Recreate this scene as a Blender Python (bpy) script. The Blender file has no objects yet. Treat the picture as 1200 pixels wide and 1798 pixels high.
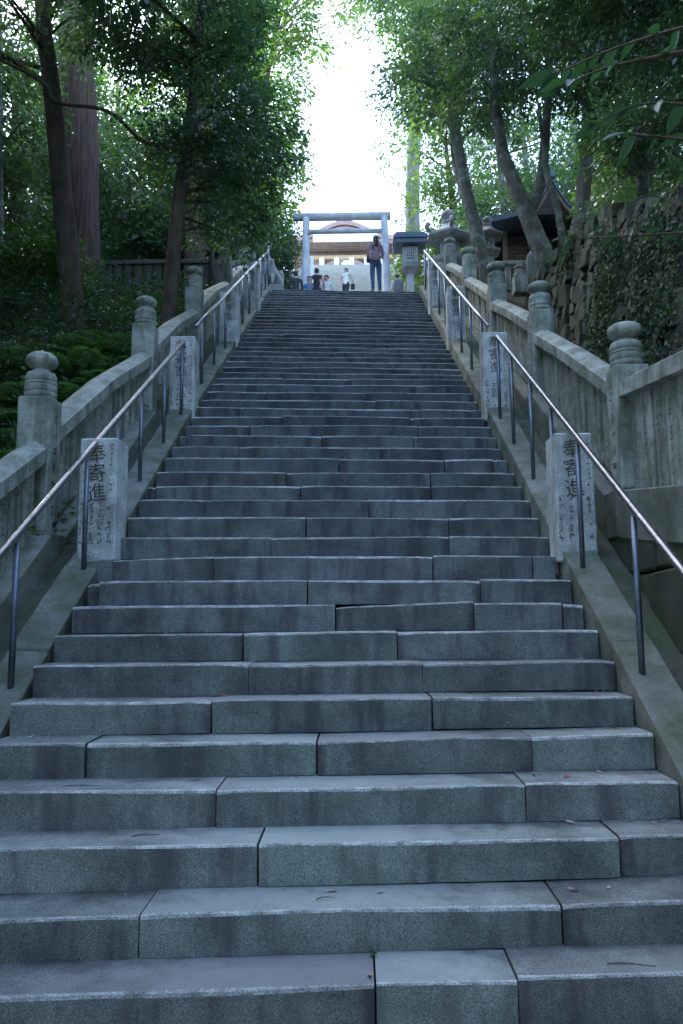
import bpy, bmesh, math, random
import numpy as np
from mathutils import Vector, Matrix, Euler

SC = bpy.context.scene
COL = SC.collection
rnd = random.Random(7)
nrg = np.random.default_rng(11)

# ------------------------------------------------------------------ camera
RUN = 0.35                # average going of one step
SLOPE = 0.5939            # pitch of the flight
CAM = Vector((0.193, -3.543, 1.456))
PITCH, YAW, ROLL = 0.1385, -0.0158, -0.008
cam_d = bpy.data.cameras.new('camera')
cam_d.sensor_fit = 'VERTICAL'
cam_d.sensor_height = 24.0
cam_d.sensor_width = 16.0
cam_d.lens = 1455.0 / 1798.0 * 24.0
cam_d.clip_start = 0.05
cam_d.clip_end = 2000
cam_o = bpy.data.objects.new('camera', cam_d)
COL.objects.link(cam_o)
cy, sy = math.cos(YAW), math.sin(YAW)
cp, sp = math.cos(PITCH), math.sin(PITCH)
right = Vector((cy, -sy, 0))
fwd = Vector((cp * sy, cp * cy, sp))
up = right.cross(fwd)
cr, sr = math.cos(ROLL), math.sin(ROLL)
r2 = right * cr + up * sr
u2 = up * cr - right * sr
m = Matrix((r2, u2, -fwd)).transposed().to_4x4()
m.translation = CAM
cam_o.matrix_world = m
SC.camera = cam_o

# ------------------------------------------------------------------ light
SUN_EL, SUN_AZ = math.radians(52), math.radians(-45)     # high on the left, behind the wood
world = bpy.data.worlds.new('World')
SC.world = world
world.use_nodes = True
wn = world.node_tree
sky = wn.nodes.new('ShaderNodeTexSky')
sky.sky_type = 'NISHITA'
sky.sun_disc = False
sky.sun_elevation = SUN_EL
sky.sun_rotation = SUN_AZ
sky.air_density = 1.0
sky.dust_density = 1.5
sky.ozone_density = 1.6
bg = wn.nodes['Background']
bg.inputs['Strength'].default_value = 0.15
wn.links.new(sky.outputs[0], bg.inputs['Color'])
sun_d = bpy.data.lights.new('sun', 'SUN')
sun_d.energy = 0.5
sun_d.angle = math.radians(14)
sun_d.color = (1.0, 0.97, 0.93)
sun_o = bpy.data.objects.new('sun', sun_d)
COL.objects.link(sun_o)
sdir = Vector((math.sin(SUN_AZ) * math.cos(SUN_EL), math.cos(SUN_AZ) * math.cos(SUN_EL), math.sin(SUN_EL)))
sun_o.rotation_euler = sdir.to_track_quat('Z', 'Y').to_euler()
SC.view_settings.view_transform = 'Standard'
SC.view_settings.look = 'None'
SC.view_settings.exposure = 3.05
SC.view_settings.gamma = 1.0
SC.view_settings.use_curve_mapping = False
SC.cycles.max_bounces = 6
SC.cycles.diffuse_bounces = 3
SC.cycles.glossy_bounces = 2
SC.cycles.transmission_bounces = 3
SC.cycles.transparent_max_bounces = 6
SC.cycles.use_denoising = True


# ------------------------------------------------------------------ materials
def nt(name):
    mt = bpy.data.materials.new(name)
    mt.use_nodes = True
    t = mt.node_tree
    return mt, t, t.nodes['Principled BSDF']


def N(t, kind, **kw):
    n = t.nodes.new(kind)
    for k, v in kw.items():
        if k in n.inputs:
            n.inputs[k].default_value = v
        else:
            setattr(n, k, v)
    return n


def ramp(t, fac, stops):
    n = t.nodes.new('ShaderNodeValToRGB')
    el = n.color_ramp.elements
    while len(el) < len(stops):
        el.new(0.5)
    for e, (p, c) in zip(el, stops):
        e.position = p
        e.color = (c[0], c[1], c[2], 1) if not isinstance(c, (int, float)) else (c, c, c, 1)
    t.links.new(fac, n.inputs['Fac'])
    return n.outputs['Color']


def mix(t, fac, a, b, mode='MIX'):
    n = t.nodes.new('ShaderNodeMix')
    n.data_type = 'RGBA'
    n.blend_type = mode
    for sock, v in ((n.inputs[0], fac), (n.inputs[6], a), (n.inputs[7], b)):
        if hasattr(v, 'is_linked') or hasattr(v, 'links'):
            t.links.new(v, sock)
        elif isinstance(v, (int, float)):
            sock.default_value = v
        else:
            sock.default_value = (v[0], v[1], v[2], 1)
    return n.outputs[2]


def stone_mat(name, base, dark, moss=None, moss_amt=0.5, speck=0.5, streak=0.0, rough=0.85, bump=0.4,
              var=0.25, scale=1.0, streak_col=(0.05, 0.05, 0.055), hue=None, ends=False):
    """weathered granite: blotches, crystal speckle, run-off streaks and moss"""
    mt, t, b = nt(name)
    tc = N(t, 'ShaderNodeTexCoord')
    geo = N(t, 'ShaderNodeNewGeometry')
    oi = N(t, 'ShaderNodeObjectInfo')
    pos = geo.outputs['Position']
    big = N(t, 'ShaderNodeTexNoise', Scale=2.3 * scale, Detail=6.0, Roughness=0.62)
    t.links.new(pos, big.inputs['Vector'])
    c = ramp(t, big.outputs['Fac'], [(0.32, dark), (0.62, base)])
    sp_n = N(t, 'ShaderNodeTexNoise', Scale=170.0, Detail=2.0, Roughness=0.7)
    t.links.new(pos, sp_n.inputs['Vector'])
    sp_c = ramp(t, sp_n.outputs['Fac'], [(0.36, 1 - 0.75 * speck), (0.5, 1.0), (0.66, 1 + 0.9 * speck)])
    c = mix(t, 1.0, c, sp_c, 'MULTIPLY')
    if streak > 0:
        mp = N(t, 'ShaderNodeMapping')
        mp.inputs['Scale'].default_value = (6.0, 6.0, 0.9)
        t.links.new(pos, mp.inputs['Vector'])
        sn = N(t, 'ShaderNodeTexNoise', Scale=1.0, Detail=5.0, Roughness=0.6)
        t.links.new(mp.outputs[0], sn.inputs['Vector'])
        sf = ramp(t, sn.outputs['Fac'], [(0.5, 0.0), (0.66, streak)])
        sxyz = N(t, 'ShaderNodeSeparateXYZ')
        t.links.new(geo.outputs['True Normal'], sxyz.inputs[0])
        vert = ramp(t, sxyz.outputs['Z'], [(0.3, 1.0), (0.7, 0.08)])
        sf = mix(t, 1.0, sf, vert, 'MULTIPLY')
        c = mix(t, sf, c, streak_col)
    if moss:
        mn = N(t, 'ShaderNodeTexNoise', Scale=3.1 * scale, Detail=7.0, Roughness=0.7)
        mp2 = N(t, 'ShaderNodeMapping')
        mp2.inputs['Location'].default_value = (3.3, 8.1, 1.7)
        t.links.new(pos, mp2.inputs['Vector'])
        t.links.new(mp2.outputs[0], mn.inputs['Vector'])
        mf = ramp(t, mn.outputs['Fac'], [(0.66 - 0.3 * moss_amt, 0.0), (0.9 - 0.3 * moss_amt, 0.9)])
        c = mix(t, mf, c, moss)
    if ends:
        # damp dirt that gathers along the vertical joints, stored per stone end
        ea = N(t, 'ShaderNodeAttribute')
        ea.attribute_name = 'joint'
        en = N(t, 'ShaderNodeTexNoise', Scale=7.0, Detail=4.0, Roughness=0.6)
        t.links.new(pos, en.inputs['Vector'])
        em = N(t, 'ShaderNodeMath', operation='MULTIPLY_ADD')
        t.links.new(en.outputs['Fac'], em.inputs[0])
        em.inputs[1].default_value = 1.1
        em.inputs[2].default_value = -0.55
        es = N(t, 'ShaderNodeMath', operation='ADD')
        t.links.new(ea.outputs['Fac'], es.inputs[0])
        t.links.new(em.outputs[0], es.inputs[1])
        c = mix(t, ramp(t, es.outputs[0], [(0.35, 0.0), (0.75, 0.75)]), c, (0.07, 0.062, 0.068))
        px = N(t, 'ShaderNodeSeparateXYZ')
        t.links.new(pos, px.inputs[0])
        ax = N(t, 'ShaderNodeMath', operation='ABSOLUTE')
        t.links.new(px.outputs['X'], ax.inputs[0])
        aw = N(t, 'ShaderNodeMath', operation='ADD')
        t.links.new(ax.outputs[0], aw.inputs[0])
        t.links.new(em.outputs[0], aw.inputs[1])
        nz_ = N(t, 'ShaderNodeSeparateXYZ')
        t.links.new(geo.outputs['True Normal'], nz_.inputs[0])
        wf = mix(t, 1.0, ramp(t, aw.outputs[0], [(0.5, 0.55), (1.0, 0.0)]), ramp(t, nz_.outputs['Z'], [(0.6, 0.0), (0.8, 1.0)]), 'MULTIPLY')
        c = mix(t, wf, c, (0.36, 0.4, 0.4))
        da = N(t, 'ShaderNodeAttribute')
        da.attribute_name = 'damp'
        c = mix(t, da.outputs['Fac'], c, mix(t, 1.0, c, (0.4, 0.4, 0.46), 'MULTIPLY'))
    if hue:
        hr_ = N(t, 'ShaderNodeMath', operation='FRACT')
        hm_ = N(t, 'ShaderNodeMath', operation='MULTIPLY')
        t.links.new(oi.outputs['Random'], hm_.inputs[0])
        hm_.inputs[1].default_value = 7.31
        t.links.new(hm_.outputs[0], hr_.inputs[0])
        c = mix(t, 1.0, c, mix(t, hr_.outputs[0], hue[0], hue[1]), 'MULTIPLY')
    # every stone its own tone
    mul = N(t, 'ShaderNodeMath', operation='MULTIPLY_ADD')
    t.links.new(oi.outputs['Random'], mul.inputs[0])
    mul.inputs[1].default_value = 2 * var
    mul.inputs[2].default_value = 1 - var
    c = mix(t, 1.0, c, mul.outputs[0], 'MULTIPLY')
    t.links.new(c, b.inputs['Base Color'])
    b.inputs['Roughness'].default_value = rough
    b.inputs['Specular IOR Level'].default_value = 0.35
    bn = N(t, 'ShaderNodeTexNoise', Scale=46.0, Detail=6.0, Roughness=0.72)
    t.links.new(pos, bn.inputs['Vector'])
    bp = N(t, 'ShaderNodeBump', Strength=bump, Distance=0.012)
    t.links.new(bn.outputs['Fac'], bp.inputs['Height'])
    t.links.new(bp.outputs[0], b.inputs['Normal'])
    return mt


def plain(name, col, rough=0.7, metal=0.0, noise=0.0, nscale=8.0, bump=0.0):
    mt, t, b = nt(name)
    b.inputs['Roughness'].default_value = rough
    b.inputs['Metallic'].default_value = metal
    geo = N(t, 'ShaderNodeNewGeometry')
    n = N(t, 'ShaderNodeTexNoise', Scale=nscale, Detail=5.0, Roughness=0.6)
    t.links.new(geo.outputs['Position'], n.inputs['Vector'])
    lo = [v * (1 - noise) for v in col]
    hi = [min(1, v * (1 + noise)) for v in col]
    t.links.new(ramp(t, n.outputs['Fac'], [(0.3, lo), (0.7, hi)]), b.inputs['Base Color'])
    if bump:
        bp = N(t, 'ShaderNodeBump', Strength=bump, Distance=0.01)
        t.links.new(n.outputs['Fac'], bp.inputs['Height'])
        t.links.new(bp.outputs[0], b.inputs['Normal'])
    return mt


def leaf_mat(name, a, c2, trans=0.35, rough=0.38, spec=0.5):
    mt, t, b = nt(name)
    at = N(t, 'ShaderNodeAttribute')
    at.attribute_name = 'tint'
    c = mix(t, at.outputs['Fac'], a, c2)
    yg = N(t, 'ShaderNodeMath', operation='SUBTRACT', use_clamp=True)
    t.links.new(at.outputs['Fac'], yg.inputs[0])
    yg.inputs[1].default_value = 1.0
    c = mix(t, yg.outputs[0], c, (min(.2, c2[0] * 2.0), min(.26, c2[1] * 1.7), c2[2] * 0.8))
    t.links.new(c, b.inputs['Base Color'])
    b.inputs['Roughness'].default_value = rough
    b.inputs['Specular IOR Level'].default_value = spec
    tr = N(t, 'ShaderNodeBsdfTranslucent')
    c3 = mix(t, 1.0, c, (1.5, 1.9, 0.55), 'MULTIPLY')
    t.links.new(c3, tr.inputs['Color'])
    ms = N(t, 'ShaderNodeMixShader')
    ms.inputs[0].default_value = trans
    t.links.new(b.outputs[0], ms.inputs[1])
    t.links.new(tr.outputs[0], ms.inputs[2])
    t.links.new(ms.outputs[0], t.nodes['Material Output'].inputs['Surface'])
    return mt


def bark_mat(name, col, dark, sx=9.0, sz=1.2, bump=0.8, lichen=None):
    mt, t, b = nt(name)
    geo = N(t, 'ShaderNodeNewGeometry')
    mp = N(t, 'ShaderNodeMapping')
    mp.inputs['Scale'].default_value = (sx, sx, sz)
    t.links.new(geo.outputs['Position'], mp.inputs['Vector'])
    n = N(t, 'ShaderNodeTexNoise', Scale=1.0, Detail=6.0, Roughness=0.65)
    t.links.new(mp.outputs[0], n.inputs['Vector'])
    c = ramp(t, n.outputs['Fac'], [(0.35, dark), (0.65, col)])
    if lichen:
        l = N(t, 'ShaderNodeTexNoise', Scale=4.5, Detail=5.0, Roughness=0.7)
        t.links.new(geo.outputs['Position'], l.inputs['Vector'])
        c = mix(t, ramp(t, l.outputs['Fac'], [(0.5, 0.0), (0.62, 0.85)]), c, lichen)
    t.links.new(c, b.inputs['Base Color'])
    b.inputs['Roughness'].default_value = 0.9
    bp = N(t, 'ShaderNodeBump', Strength=bump, Distance=0.06)
    t.links.new(n.outputs['Fac'], bp.inputs['Height'])
    t.links.new(bp.outputs[0], b.inputs['Normal'])
    return mt


M = {}
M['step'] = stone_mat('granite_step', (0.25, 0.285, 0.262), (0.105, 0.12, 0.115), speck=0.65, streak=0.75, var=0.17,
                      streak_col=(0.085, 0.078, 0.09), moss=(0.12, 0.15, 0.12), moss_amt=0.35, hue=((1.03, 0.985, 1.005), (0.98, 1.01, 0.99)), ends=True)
M['step_edge'] = stone_mat('granite_worn_lit_edge', (0.46, 0.49, 0.48), (0.2, 0.22, 0.215), speck=0.7, var=0.2, bump=0.6, scale=5.0)  # worn nosing; the sky highlight is also put into its paler colour
M['curb'] = stone_mat('granite_curb', (0.235, 0.25, 0.22), (0.11, 0.125, 0.1), speck=0.5, moss=(0.07, 0.10, 0.045),
                      moss_amt=0.75, var=0.15)
M['bal'] = stone_mat('granite_balustrade', (0.4, 0.43, 0.38), (0.2, 0.225, 0.18), speck=0.5, streak=0.75, var=0.16,
                     streak_col=(0.07, 0.08, 0.06), moss=(0.1, 0.13, 0.075), moss_amt=0.62, scale=1.6)
M['pillar'] = stone_mat('granite_pillar', (0.6, 0.63, 0.61), (0.34, 0.365, 0.345), speck=0.8, streak=0.45, var=0.1,
                        streak_col=(0.12, 0.135, 0.1), moss=(0.13, 0.16, 0.09), moss_amt=0.35, scale=2.2)
M['mossy'] = stone_mat('mossy_gutter', (0.085, 0.09, 0.07), (0.035, 0.04, 0.03), moss=(0.035, 0.06, 0.016),
                       moss_amt=0.8, speck=0.3)
M['rubble'] = stone_mat('rubble_stone', (0.1, 0.105, 0.088), (0.04, 0.045, 0.036), moss=(0.04, 0.065, 0.022),
                        moss_amt=0.8, speck=0.5, var=0.5, scale=3.0, bump=0.9)
M['torii'] = stone_mat('torii_granite', (0.56, 0.58, 0.58), (0.38, 0.4, 0.4), speck=0.3, streak=0.25,
                       streak_col=(0.18, 0.2, 0.2), var=0.05)
M['lantern'] = stone_mat('lantern_stone', (0.38, 0.39, 0.37), (0.2, 0.21, 0.195), speck=0.4, streak=0.4,
                         streak_col=(0.08, 0.085, 0.07), moss=(0.14, 0.17, 0.1), moss_amt=0.35, var=0.08)
M['darkstone'] = stone_mat('dark_lantern_stone', (0.12, 0.12, 0.115), (0.06, 0.06, 0.055), speck=0.3,
                           moss=(0.05, 0.07, 0.03), moss_amt=0.4)
M['paving'] = stone_mat('paving', (0.45, 0.45, 0.43), (0.34, 0.34, 0.32), speck=0.2, var=0.05, bump=0.2)
M['carve'] = plain('carved_letter', (0.085, 0.092, 0.085), 0.95, noise=0.75, nscale=22)
M['carve_faint'] = plain('worn_carving', (0.115, 0.125, 0.105), 0.95, noise=0.4, nscale=30)
M['rail'] = plain('polished_steel', (0.34, 0.34, 0.36), 0.34, 1.0, 0.3, 14.0)
M['railpost'] = plain('dull_steel', (0.17, 0.2, 0.25), 0.42, 0.8, 0.2, 9.0)
M['lamp_metal'] = plain('lamp_metal', (0.16, 0.17, 0.18), 0.5, 0.6, 0.1)
M['lamp_glass'] = plain('lamp_glass', (0.6, 0.62, 0.6), 0.3, 0.0, 0.05)
M['ground'] = stone_mat('forest_soil', (0.075, 0.062, 0.042), (0.035, 0.03, 0.02), moss=(0.03, 0.055, 0.015),
                        moss_amt=0.7, speck=0.4, rough=1.0, bump=0.9)
M['wood'] = bark_mat('weathered_wood', (0.16, 0.12, 0.1), (0.07, 0.05, 0.045), 14, 14, 0.4)
M['wood_red'] = plain('brown_red_wood', (0.25, 0.17, 0.14), 0.7, 0, 0.3, 5)
M['fence_wood'] = bark_mat('grey_fence', (0.13, 0.135, 0.12), (0.06, 0.065, 0.055), 10, 3, 0.4)
M['hall_wood'] = plain('sunlit_hall_wood', (0.3, 0.24, 0.2), 0.75, 0, 0.3, 3)  # paler copy of the shrine wood; sunlight put into the colour
M['hall_red'] = plain('hall_red_wood', (0.38, 0.29, 0.26), 0.75, 0, 0.25, 3)
M['roof'] = plain('blue_grey_roof', (0.11, 0.15, 0.2), 0.5, 0.2, 0.25, 9)
M['copper'] = plain('red_brown_roof', (0.42, 0.26, 0.25), 0.55, 0, 0.25, 5)
M['gold'] = plain('straw_rope', (0.55, 0.4, 0.2), 0.8, 0, 0.2, 20)
M['white'] = plain('white_cloth', (0.92, 0.92, 0.91), 0.8, 0, 0.03, 4)
M['bark_cedar'] = bark_mat('cedar_bark', (0.13, 0.075, 0.05), (0.04, 0.024, 0.016), 16, 0.9, 1.0)
M['bark'] = bark_mat('smooth_bark', (0.115, 0.08, 0.055), (0.05, 0.035, 0.025), 7, 2.5, 0.8)
M['bark_lichen'] = bark_mat('lichen_bark', (0.2, 0.19, 0.15), (0.085, 0.08, 0.06), 6, 3, 0.8, (0.3, 0.34, 0.27))
M['leaf'] = leaf_mat('evergreen_leaf', (0.055, 0.1, 0.08), (0.1, 0.155, 0.1), 0.42, 0.36, 0.9)
M['leaf_dark'] = leaf_mat('dark_evergreen_leaf', (0.05, 0.1, 0.08), (0.085, 0.15, 0.1), 0.42, 0.34, 0.9)
M['leaf_lime'] = leaf_mat('lime_leaf', (0.075, 0.15, 0.025), (0.15, 0.22, 0.04), 0.5, 0.5)
M['leaf_pale'] = leaf_mat('pale_far_leaf', (0.1, 0.15, 0.09), (0.16, 0.21, 0.12), 0.6, 0.5)  # haze and glare near the sky gap put into the leaf colour
M['needle'] = leaf_mat('cedar_needle', (0.03, 0.06, 0.025), (0.055, 0.09, 0.03), 0.25, 0.6, 0.3)
M['fern'] = leaf_mat('fern_green', (0.05, 0.11, 0.07), (0.085, 0.16, 0.095), 0.35, 0.5, 0.5)
M['bigleaf'] = leaf_mat('broad_leaf', (0.025, 0.07, 0.05), (0.05, 0.115, 0.075), 0.25, 0.4, 0.4)
M['dry'] = plain('dry_leaf', (0.42, 0.33, 0.24), 0.8, 0, 0.35, 30)
M['dry_red'] = plain('dry_red_leaf', (0.3, 0.1, 0.06), 0.8, 0, 0.3, 30)
M['twig'] = plain('twig', (0.09, 0.075, 0.065), 0.9, 0, 0.2, 20)
M['skin'] = plain('skin', (0.55, 0.37, 0.29), 0.5, 0, 0.05)
M['hair'] = plain('black_hair', (0.025, 0.02, 0.02), 0.45, 0, 0.2, 20)
M['jeans'] = plain('blue_jeans', (0.07, 0.13, 0.25), 0.85, 0, 0.25, 12)
M['mauve'] = plain('mauve_cloth', (0.36, 0.24, 0.27), 0.8, 0, 0.12, 10)
M['black'] = plain('black_cloth', (0.03, 0.032, 0.036), 0.85, 0, 0.2, 10)
M['char'] = plain('charcoal_cloth', (0.05, 0.06, 0.065), 0.85, 0, 0.25, 14)
M['blue'] = plain('blue_shirt', (0.1, 0.25, 0.5), 0.8, 0, 0.2, 8)
M['whitec'] = plain('white_shirt', (0.75, 0.76, 0.76), 0.8, 0, 0.05, 8)
M['greyc'] = plain('grey_backpack', (0.2, 0.21, 0.22), 0.8, 0, 0.15, 12)
M['shoe'] = plain('shoe', (0.5, 0.45, 0.42), 0.7, 0, 0.1, 8)

# ------------------------------------------------------------------ object helpers
WLOC = {}


def mesh(name, V, F, mats=None, mi=None, smooth=False):
    me = bpy.data.meshes.new(name)
    me.from_pydata([tuple(v) for v in V], [], F)
    for mm in (mats or []):
        me.materials.append(mm)
    if mi is not None:
        me.polygons.foreach_set('material_index', mi)
    if smooth:
        me.polygons.foreach_set('use_smooth', [True] * len(me.polygons))
    me.update()
    return me


def place(name, me, parent=None, loc=(0, 0, 0), rot=None, scale=None):
    """link a mesh; loc is a world position even for a child"""
    o = bpy.data.objects.new(name, me)
    COL.objects.link(o)
    loc = Vector(loc)
    WLOC[o.name] = loc.copy()
    if parent is not None:
        o.parent = parent
        loc = loc - WLOC[parent.name]
    o.location = loc
    if rot is not None:
        o.rotation_euler = rot
    if scale is not None:
        o.scale = scale
    return o


def empty(name, loc):
    o = bpy.data.objects.new(name, None)
    o.empty_display_size = 0.2
    COL.objects.link(o)
    o.location = loc
    WLOC[o.name] = Vector(loc)
    return o


def tag(o, label, cat, group=None):
    o['label'] = label
    o['category'] = cat
    o['kind'] = 'thing'
    if group:
        o['group'] = group
    return o


def kind(o, k):
    o['kind'] = k
    return o


def shift(V, loc):
    l = Vector(loc)
    return [tuple(Vector(v) - l) for v in V]


def bm_box(sx, sy, sz, bev=0.0, seg=1, jit=0.0, rg=rnd):
    """box centred in x,y with its bottom at z = 0"""
    bm = bmesh.new()
    bmesh.ops.create_cube(bm, size=1)
    for v in bm.verts:
        v.co = Vector((v.co.x * sx, v.co.y * sy, (v.co.z + 0.5) * sz))
        if jit:
            v.co += Vector((rg.uniform(-jit, jit), rg.uniform(-jit, jit), rg.uniform(-jit, jit)))
    if bev:
        bmesh.ops.bevel(bm, geom=bm.edges[:], offset=bev, segments=seg, affect='EDGES', profile=0.6)
    return bm


def from_bm(name, bm, mats, smooth=False):
    me = bpy.data.meshes.new(name)
    bm.to_mesh(me)
    bm.free()
    for mm in (mats if isinstance(mats, (list, tuple)) else [mats]):
        me.materials.append(mm)
    if smooth:
        me.polygons.foreach_set('use_smooth', [True] * len(me.polygons))
    return me


def box(name, size, mat, parent, loc, bev=0.01, rot=None, seg=1):
    return place(name, from_bm(name, bm_box(*size, bev, seg), mat), parent, loc, rot)


class MB:
    def __init__(s):
        s.V, s.F, s.mi = [], [], []

    def add(s, V, F, mi=0):
        n = len(s.V)
        s.V += [tuple(v) for v in V]
        s.F += [tuple(i + n for i in f) for f in F]
        s.mi += [mi] * len(F)
        return s

    def box(s, c, h, mi=0, R=None):
        c = Vector(c)
        vs = []
        for x in (-1, 1):
            for y in (-1, 1):
                for z in (-1, 1):
                    p = Vector((x * h[0], y * h[1], z * h[2]))
                    if R is not None:
                        p = R @ p
                    vs.append(c + p)
        s.add(vs, [(0, 1, 3, 2), (4, 6, 7, 5), (0, 4, 5, 1), (2, 3, 7, 6), (0, 2, 6, 4), (1, 5, 7, 3)], mi)
        return s

    def tube(s, pts, rad, n=8, mi=0, cap=True):
        V, F = tube(pts, rad, n, cap)
        return s.add(V, F, mi)

    def build(s, name, mats, parent=None, loc=(0, 0, 0), smooth=False, rot=None):
        me = mesh(name, shift(s.V, loc) if rot is None else s.V, s.F, mats if isinstance(mats, (list, tuple)) else [mats], s.mi, smooth)
        return place(name, me, parent, loc, rot)


def tube(pts, rad, n=8, cap=True):
    pts = [Vector(p) for p in pts]
    V, F = [], []
    prev = None
    for i, p in enumerate(pts):
        if i == 0:
            d = pts[1] - pts[0]
        elif i == len(pts) - 1:
            d = pts[-1] - pts[-2]
        else:
            d = pts[i + 1] - pts[i - 1]
        d.normalize()
        if prev is None:
            a = Vector((1, 0, 0)) if abs(d.x) < 0.8 else Vector((0, 1, 0))
            a = (a - d * a.dot(d)).normalized()
        else:
            a = (prev - d * prev.dot(d)).normalized()
        prev = a
        b = d.cross(a)
        rr = rad[i] if isinstance(rad, (list, tuple)) else rad
        for k in range(n):
            an = 2 * math.pi * k / n
            V.append(p + (a * math.cos(an) + b * math.sin(an)) * rr)
    for i in range(len(pts) - 1):
        for k in range(n):
            k2 = (k + 1) % n
            F.append((i * n + k, i * n + k2, (i + 1) * n + k2, (i + 1) * n + k))
    if cap:
        F.append(tuple(range(n))[::-1])
        F.append(tuple((len(pts) - 1) * n + k for k in range(n)))
    return V, F


def lathe(profile, n=20, c=(0, 0, 0), phase=0.0):
    V, F = [], []
    for (rr, z) in profile:
        for k in range(n):
            a = 2 * math.pi * k / n + phase
            V.append((c[0] + rr * math.cos(a), c[1] + rr * math.sin(a), c[2] + z))
    for i in range(len(profile) - 1):
        for k in range(n):
            k2 = (k + 1) % n
            F.append((i * n + k, i * n + k2, (i + 1) * n + k2, (i + 1) * n + k))
    F.append(tuple(range(n))[::-1])
    F.append(tuple((len(profile) - 1) * n + k for k in range(n)))
    return V, F


def smoothpath(pts, sub=4):
    """Catmull-Rom through (x, y, z, radius) points"""
    P = [np.array(p, float) for p in pts]
    P = [2 * P[0] - P[1]] + P + [2 * P[-1] - P[-2]]
    out = []
    for i in range(1, len(P) - 2):
        for j in range(sub):
            u = j / sub
            a, b, c, d = P[i - 1], P[i], P[i + 1], P[i + 2]
            out.append(0.5 * (2 * b + (c - a) * u + (2 * a - 5 * b + 4 * c - d) * u * u + (3 * b - a - 3 * c + d) * u ** 3))
    out.append(P[-2])
    return [tuple(o[:3]) for o in out], [max(0.004, float(o[3])) for o in out]


# ------------------------------------------------------------------ the flight of steps
TS = [0.088, 1.016, 1.985, 2.945, 3.925, 4.89, 5.878, 6.826, 7.839, 8.797, 9.88, 10.882, 11.953, 13.047, 13.965,
      14.989, 16.094, 17.097, 18.173, 19.206, 20.224, 21.205, 22.241, 23.302, 24.403, 25.346, 26.277, 27.229, 28.246,
      29.152, 30.21, 31.217, 32.263, 33.269, 34.254, 35.331, 36.163, 37.093, 38.095, 39.196, 40.015, 40.843, 41.779,
      42.586, 43.525, 44.499, 45.465, 46.442, 47.406, 48.405, 49.229]
SKEW = 0.074
RISE = SLOPE * RUN
TOPY = TS[-1] * RUN
TOPZ = TOPY * SLOPE
JOINTS = {0: [.259, .843], 1: [-.774, 1.115], 2: [-.292, 1.5], 3: [-.554, 1.101], 4: [-1.349, -.036, 1.218], 5: [-.7, .666],
          6: [-.519, .638], 7: [-.599, .488], 8: [.045, 1.095], 9: [-.184, 1.2], 10: [-.994, .855], 11: [-.551, 1.039],
          12: [-.262, 1.086], 13: [-1.28, .33], 14: [-.36, .99], 15: [-.539, 1.02], 16: [.02, 1.22], 17: [-1.144, .503],
          18: [-.2, .93], 19: [-1.119, 1.014], 20: [-.737, .933], 21: [-1.343, 1.114], 22: [-.294, .507],
          23: [-1.057, .353], 24: [.017, 1.13], 25: [-.9, .119]}
XL, XR = -1.915, 1.95
stairs = kind(empty('stone_stairs', (0, 0, 0)), 'structure')


def curb_rel(side, y):
    if side < 0:
        return max(-0.1, min(0.1, -0.06 + 0.032 * (y - 2)))
    return max(-0.06, min(0.09, -0.03 + 0.022 * (y - 1.9)))


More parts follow.
